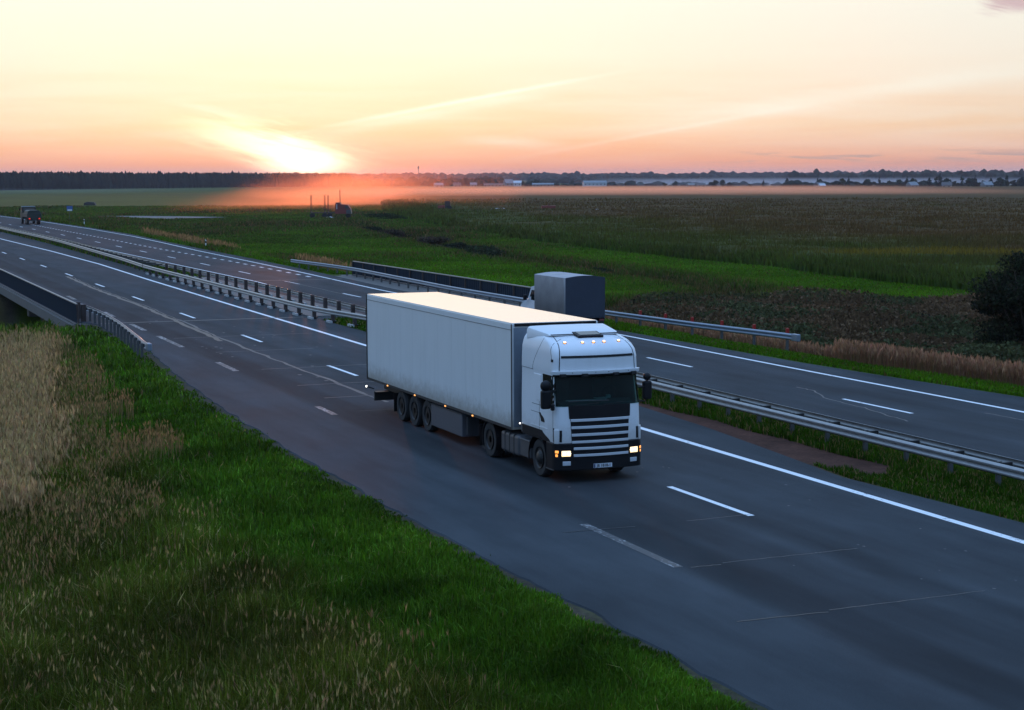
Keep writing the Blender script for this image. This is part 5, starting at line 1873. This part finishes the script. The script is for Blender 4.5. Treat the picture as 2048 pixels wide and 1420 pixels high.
P = scatter(9000, None, 50, 112, 1.0, tanstrip)
r = np.hypot(P[:, 0], P[:, 1])
plumes(S, P, .70 + .5 * rng.random(len(P)), .30, vary((.40, .21, .115), len(P), .2, .05), .14, .00025 * r, stemc=(.24, .13, .065))
P = scatter(2600, None, 145, 420, 1.0, lambda x, y: (x - px_(F_RIGHT, y) > 1.2) & (x - px_(F_RIGHT, y) < 3.6) & (((y > 146) & (y < 162)) | ((y > 196) & (y < 262) & (fbm(x, y, 14, 89) > .42))))
plumes(S, P, .7 + .5 * rng.random(len(P)), .45, vary((.38, .21, .09), len(P), .2, .05), .14, .05)
o = S.build('dry_grass', 'dry')
tag(o, 'tan feathery dry grass on the slope and along the far verge', 'dry grass', kind='stuff')

# rough weeds between the far verge and the meadow
S = Soup()
P = scatter(90000, None, 55, 135, 1.2, lambda x, y: inpoly(x, y, WEEDS))
x, y = P[:, 0], P[:, 1]
nn = fbm(x, y, 7, 91)
hh = (.5 + 1.5 * nn) * rng.random(len(P)) ** .6 * sst(dpoly(x, y, WEEDS + [WEEDS[0]]), 0, 3.0)
P3 = np.stack([x, y, tz(x, y) + hh], 1)
C = np.where((fbm(x, y, 5, 93) > .5)[:, None], np.array((.105, .064, .034)), np.array((.056, .062, .026)))
C = C * (.6 + .8 * fbm(x, y, 2.2, 95))[:, None] * (1 + .3 * rng.normal(size=(len(P), 1))).clip(.3, 2)
leaves(S, P3, .16 + .16 * rng.random(len(P)), C)
P = scatter(22000, None, 55, 135, 1.2, lambda x, y: inpoly(x, y, WEEDS))
blades(S, P, .6 + 1.5 * fbm(P[:, 0], P[:, 1], 7, 91), .05, .25, vary((.12, .075, .038), len(P), .3))
o = S.build('undergrowth', 'leaf')
tag(o, 'dark brown-green weeds and low scrub beyond the far verge', 'undergrowth', kind='stuff')

# maize field: canopy sheet with a skirt, ragged plants over its near part
S = Soup()
P = scatter(150000, None, 95, 700, 1.75, lambda x, y: inpoly(x, y, CORN))
x, y = P[:, 0], P[:, 1]
r = np.hypot(x, y)
edge = dpoly(x, y, [CORN[-1]] + CORN[:12])
nn = fbm(x, y, 16, 101)
green = np.clip(sst(edge, 55, 4) * .95 + (nn - .5) * 1.1, 0, 1)[:, None]
yel = (sst(np.hypot((x - 113) / 17, (y - 160) / 9), 1.2, .5))[:, None]
H = (1.55 + .6 * nn) * (.8 + .35 * rng.random(len(P))) * (.62 + .38 * sst(edge, 0, 3.0))
C = np.array((.100, .064, .019)) * (1 - green) + np.array((.050, .092, .010)) * green
C = C * (1 - yel * .8) + np.array((.24, .17, .012)) * yel * .8
C = C * (.7 + .6 * fbm(x, y, 6, 103))[:, None] * (1 + .28 * rng.normal(size=(len(P), 1))).clip(.4, 2)
tip = C * .6 + np.array((.13, .07, .03)) * .4
blades(S, P, H, .0011 * r, .28, C, tip)
cx = axis(72, 78, 330, 2.0, 1800, 1.07)
cy = axis(20, 24, 480, 2.0, 1700, 1.07)
A, B = np.meshgrid(cx, cy)
af, bf = A.ravel(), B.ravel()
ins = inpoly(af, bf, CORN)
ed = np.where(ins, dpoly(af, bf, [CORN[-1]] + CORN[:12]), 0)
zt = tz(af, bf) + (1.25 + .75 * (fbm(af, bf, 5, 107) - .4)) * sst(ed, .5, 4.5 + 12 * sst(np.hypot(af, bf), 350, 480))
keep = ins.reshape(A.shape)
idx = np.arange(A.size).reshape(A.shape)
qk = keep[:-1, :-1] & keep[:-1, 1:] & keep[1:, 1:] & keep[1:, :-1]
Q = np.stack([idx[:-1, :-1], idx[:-1, 1:], idx[1:, 1:], idx[1:, :-1]], -1)[qk]
nn = fbm(af, bf, 16, 101)
green = np.clip(sst(ed, 55, 4) * .9 + (nn - .5) * 1.1, 0, 1)[:, None]
C = np.array((.074, .047, .015)) * (1 - green) + np.array((.042, .066, .010)) * green
C = C * (.75 + .5 * fbm(af, bf, 45, 109))[:, None] * (.8 + .4 * rng.random((len(af), 1)))
used_ = np.unique(Q)
remap = -np.ones(A.size, int)
remap[used_] = np.arange(len(used_))
S.add(np.stack([af, bf, zt], 1)[used_], remap[Q], None, C[used_])
o = S.build('maize_field', 'leaf')
tag(o, 'wide brown field of ripe maize with a greener ragged edge', 'maize', kind='stuff')


def shrub(x, y, h, wd, col, n, ls, label, name='shrub', dense=.4):
    z0 = gz(x, y)
    e = empty(name, (x, y, z0 - .15), 0, label, 'shrub')
    blobs = []
    for i in range(16):
        th, rr, f = rng.random() * 6.28, rng.random() ** .6, rng.random()
        e_ = math.sqrt(max(.08, 1 - f * f))
        blobs.append((wd * .42 * rr * e_ * math.cos(th), wd * .42 * rr * e_ * math.sin(th), h * (.12 + .72 * f), wd * (.12 + .12 * rng.random()), wd * (.12 + .12 * rng.random()), h * (.10 + .10 * rng.random())))
    S = Soup()
    P = clumps(n, blobs, dense)
    tone = (.7 + .6 * fbm(P[:, 0] + x, P[:, 2] * 1.3 + y, wd * .16, 113))[:, None]
    leaves(S, P, ls * (.6 + .8 * rng.random(n)), vary(col, n, .3) * tone)
    S.build('foliage', 'leaf', e)
    st = MB()
    for i in range(7):
        th = i * .9
        st.tube([(.15 * math.cos(th), .15 * math.sin(th), -.2), (wd * .16 * math.cos(th), wd * .16 * math.sin(th), h * .4), (wd * .28 * math.cos(th), wd * .28 * math.sin(th), h * .78)], [h * .012, h * .008, h * .003], 5)
    st.build('stems', 'bark', e)
    return e


shrub(58.0, 73.5, 6.3, 8.5, (.022, .026, .014), 26000, .17, 'big dark leafy bush at the right edge of the picture', 'bush', .7)
shrub(64, 82, 4.2, 6.0, (.018, .022, .013), 14000, .18, 'dark bush behind the big bush at the right edge', 'bush')
shrub(54.2, 66.0, 2.4, 3.6, (.016, .045, .014), 7000, .12, 'small green bush in front of the big dark bush', 'bush')
for x, y, h, wd, c_, lab in ((85.6, 247, 2.4, 8, (.070, .050, .034), 'rounded tan-brown shrub in the ditch, nearest to the canvas truck of the brown pair'),
                             (90.5, 282, 2.2, 9, (.060, .045, .03), 'rounded tan-brown shrub further up the ditch'),
                             (82.0, 226, 2.2, 6, (.022, .030, .018), 'dark green shrub in the ditch just right of the brown shrub'),
                             (78.5, 206, 2.4, 9, (.034, .042, .020), 'wide dark shrub in the ditch above the canvas truck'),
                             (75.4, 165, 1.6, 5, (.022, .034, .016), 'low dark shrub in the ditch right of the canvas truck'),
                             (73.8, 143, 1.2, 5, (.024, .034, .018), 'flat dark shrub where the ditch bends in the meadow'),
                             (96, 310, 2.0, 8, (.024, .032, .018), 'dark shrub at the far end of the ditch below the log lorry'),
                             (124, 392, 1.7, 13, (.030, .042, .018), 'dark bushes right of the log lorry cab')):
    shrub(x, y, h, wd, c_, 3000, .34, lab)

# ------------------------------------------------------------------ dust, mist and haze
def volume_mat(name, col, dens, aniso, soft):
    m_ = bpy.data.materials.new(name)
    m_.use_nodes = True
    t_ = NT(m_.node_tree)
    m_.node_tree.nodes.clear()
    o_ = t_.n('ShaderNodeOutputMaterial')
    v_ = t_.n('ShaderNodeVolumePrincipled')
    v_.inputs['Color'].default_value = (*col, 1)
    v_.inputs['Anisotropy'].default_value = aniso
    if soft is None:
        v_.inputs['Density'].default_value = dens
    else:
        t_.lk(soft(t_, dens), v_.inputs['Density'])
    t_.lk(v_.outputs[0], o_.inputs['Volume'])
    MT[name] = m_
    return m_


def dust_soft(t_, dens):
    g_ = t_.n('ShaderNodeTexCoord')
    s_ = t_.n('ShaderNodeSeparateXYZ')
    t_.lk(g_.outputs['Generated'], s_.inputs[0])
    gx_, gy_, gz_ = s_.outputs
    n_ = t_.noise(t_.vmul(g_.outputs['Object'], (.022, .022, .11)), 1.0, 4, .6, .5)
    big = t_.noise(t_.vmul(g_.outputs['Object'], (.009, .012, .05)), 1.0, 3, .55, .4)
    rise = t_.m('ADD', .10, t_.m('MULTIPLY', t_.sstep(gx_, .0, .46), .72))          # a wedge that grows away from its left tip
    fade = t_.gauss(gx_, .40, .25)
    ends = t_.m('MULTIPLY', t_.sstep(gx_, 0, .06), t_.sstep(gx_, 1, .9))
    sides = t_.m('MULTIPLY', t_.sstep(gy_, .05, .65), t_.sstep(gy_, 1, .7))
    topz = t_.m('SUBTRACT', rise, t_.m('ADD', t_.m('MULTIPLY', t_.m('SUBTRACT', .52, n_), .55), t_.m('MULTIPLY', t_.m('SUBTRACT', .5, big), .9)))
    vert = t_.m('SUBTRACT', 1.0, t_.sstep(t_.m('SUBTRACT', gz_, topz), -.45, .12))
    d_ = t_.m('MULTIPLY', t_.m('MULTIPLY', vert, ends), t_.m('MULTIPLY', sides, t_.sstep(n_, .34, .66)))
    d_ = t_.m('MULTIPLY', d_, t_.m('ADD', .10, t_.m('MULTIPLY', fade, .90)))
    return t_.m('MULTIPLY', d_, dens)


def layer_soft(t_, dens):
    g_ = t_.n('ShaderNodeTexCoord')
    s_ = t_.n('ShaderNodeSeparateXYZ')
    t_.lk(g_.outputs['Generated'], s_.inputs[0])
    gx_, gy_, gz_ = s_.outputs
    n_ = t_.noise(t_.vmul(g_.outputs['Object'], (.004, .004, .05)), 1.0, 4, .55, .4)
    ends = t_.m('MULTIPLY', t_.sstep(gx_, 0, .25), t_.sstep(gx_, 1, .6))
    sides = t_.m('MULTIPLY', t_.sstep(gy_, 0, .25), t_.sstep(gy_, 1, .75))
    vert = t_.sstep(t_.m('ADD', gz_, t_.m('MULTIPLY', t_.m('SUBTRACT', n_, .5), .7)), 1.0, .35)
    return t_.m('MULTIPLY', t_.m('MULTIPLY', t_.m('MULTIPLY', vert, ends), t_.m('MULTIPLY', sides, t_.m('ADD', .35, n_))), dens)


def air(name, xa, xb, d0, d1, z0, z1, mat, label, kind='stuff'):
    """a box of air across the view from column xa to xb, from distance d0 to d1"""
    mid = (d0 + d1) / 2
    X_, Y_ = pxdir((xa + xb) / 2, mid)
    wd = (xb - xa) / FPX * mid
    o_ = MB().box((0, 0, 0), (wd, d1 - d0, z1 - z0)).build(name, mat)
    o_.location = (X_, Y_, (z0 + z1) / 2)
    o_.rotation_euler = (0, 0, FW)
    return tag(o_, label, name.split('_')[0], kind=kind)


volume_mat('dust', (.97, .52, .38), .0078, .84, dust_soft)
air('dust_cloud', 360, 1060, 400, 780, -2.5, 15.5, 'dust', 'orange sunlit dust cloud drifting behind the log lorry')
volume_mat('field_dust', (.92, .62, .46), .0085, .65, layer_soft)
air('field_dust', 560, 2050, 760, 1350, -2.5, 3.6, 'field_dust', 'thin tan dust layer lying over the far field')
volume_mat('mist', (.80, .84, .92), .0022, .2, layer_soft)
air('mist', 1120, 2300, 1900, 2700, -2.5, 9.0, 'mist', 'pale bank of evening mist behind the village trees')
volume_mat('low_mist', (.8, .84, .9), .0005, .2, layer_soft)
air('meadow_mist', -320, 480, 1150, 1640, -2.5, 1.6, 'low_mist', 'thin mist along the foot of the pine forest')
volume_mat('haze', (.86, .88, 1.0), 5.0e-5, .25, None)
hz = MB().box((500, 6000, 32), (27500, 18500, 90)).build('haze', 'haze')
tag(hz, 'thin even evening haze over the whole plain', 'haze', kind='stuff')
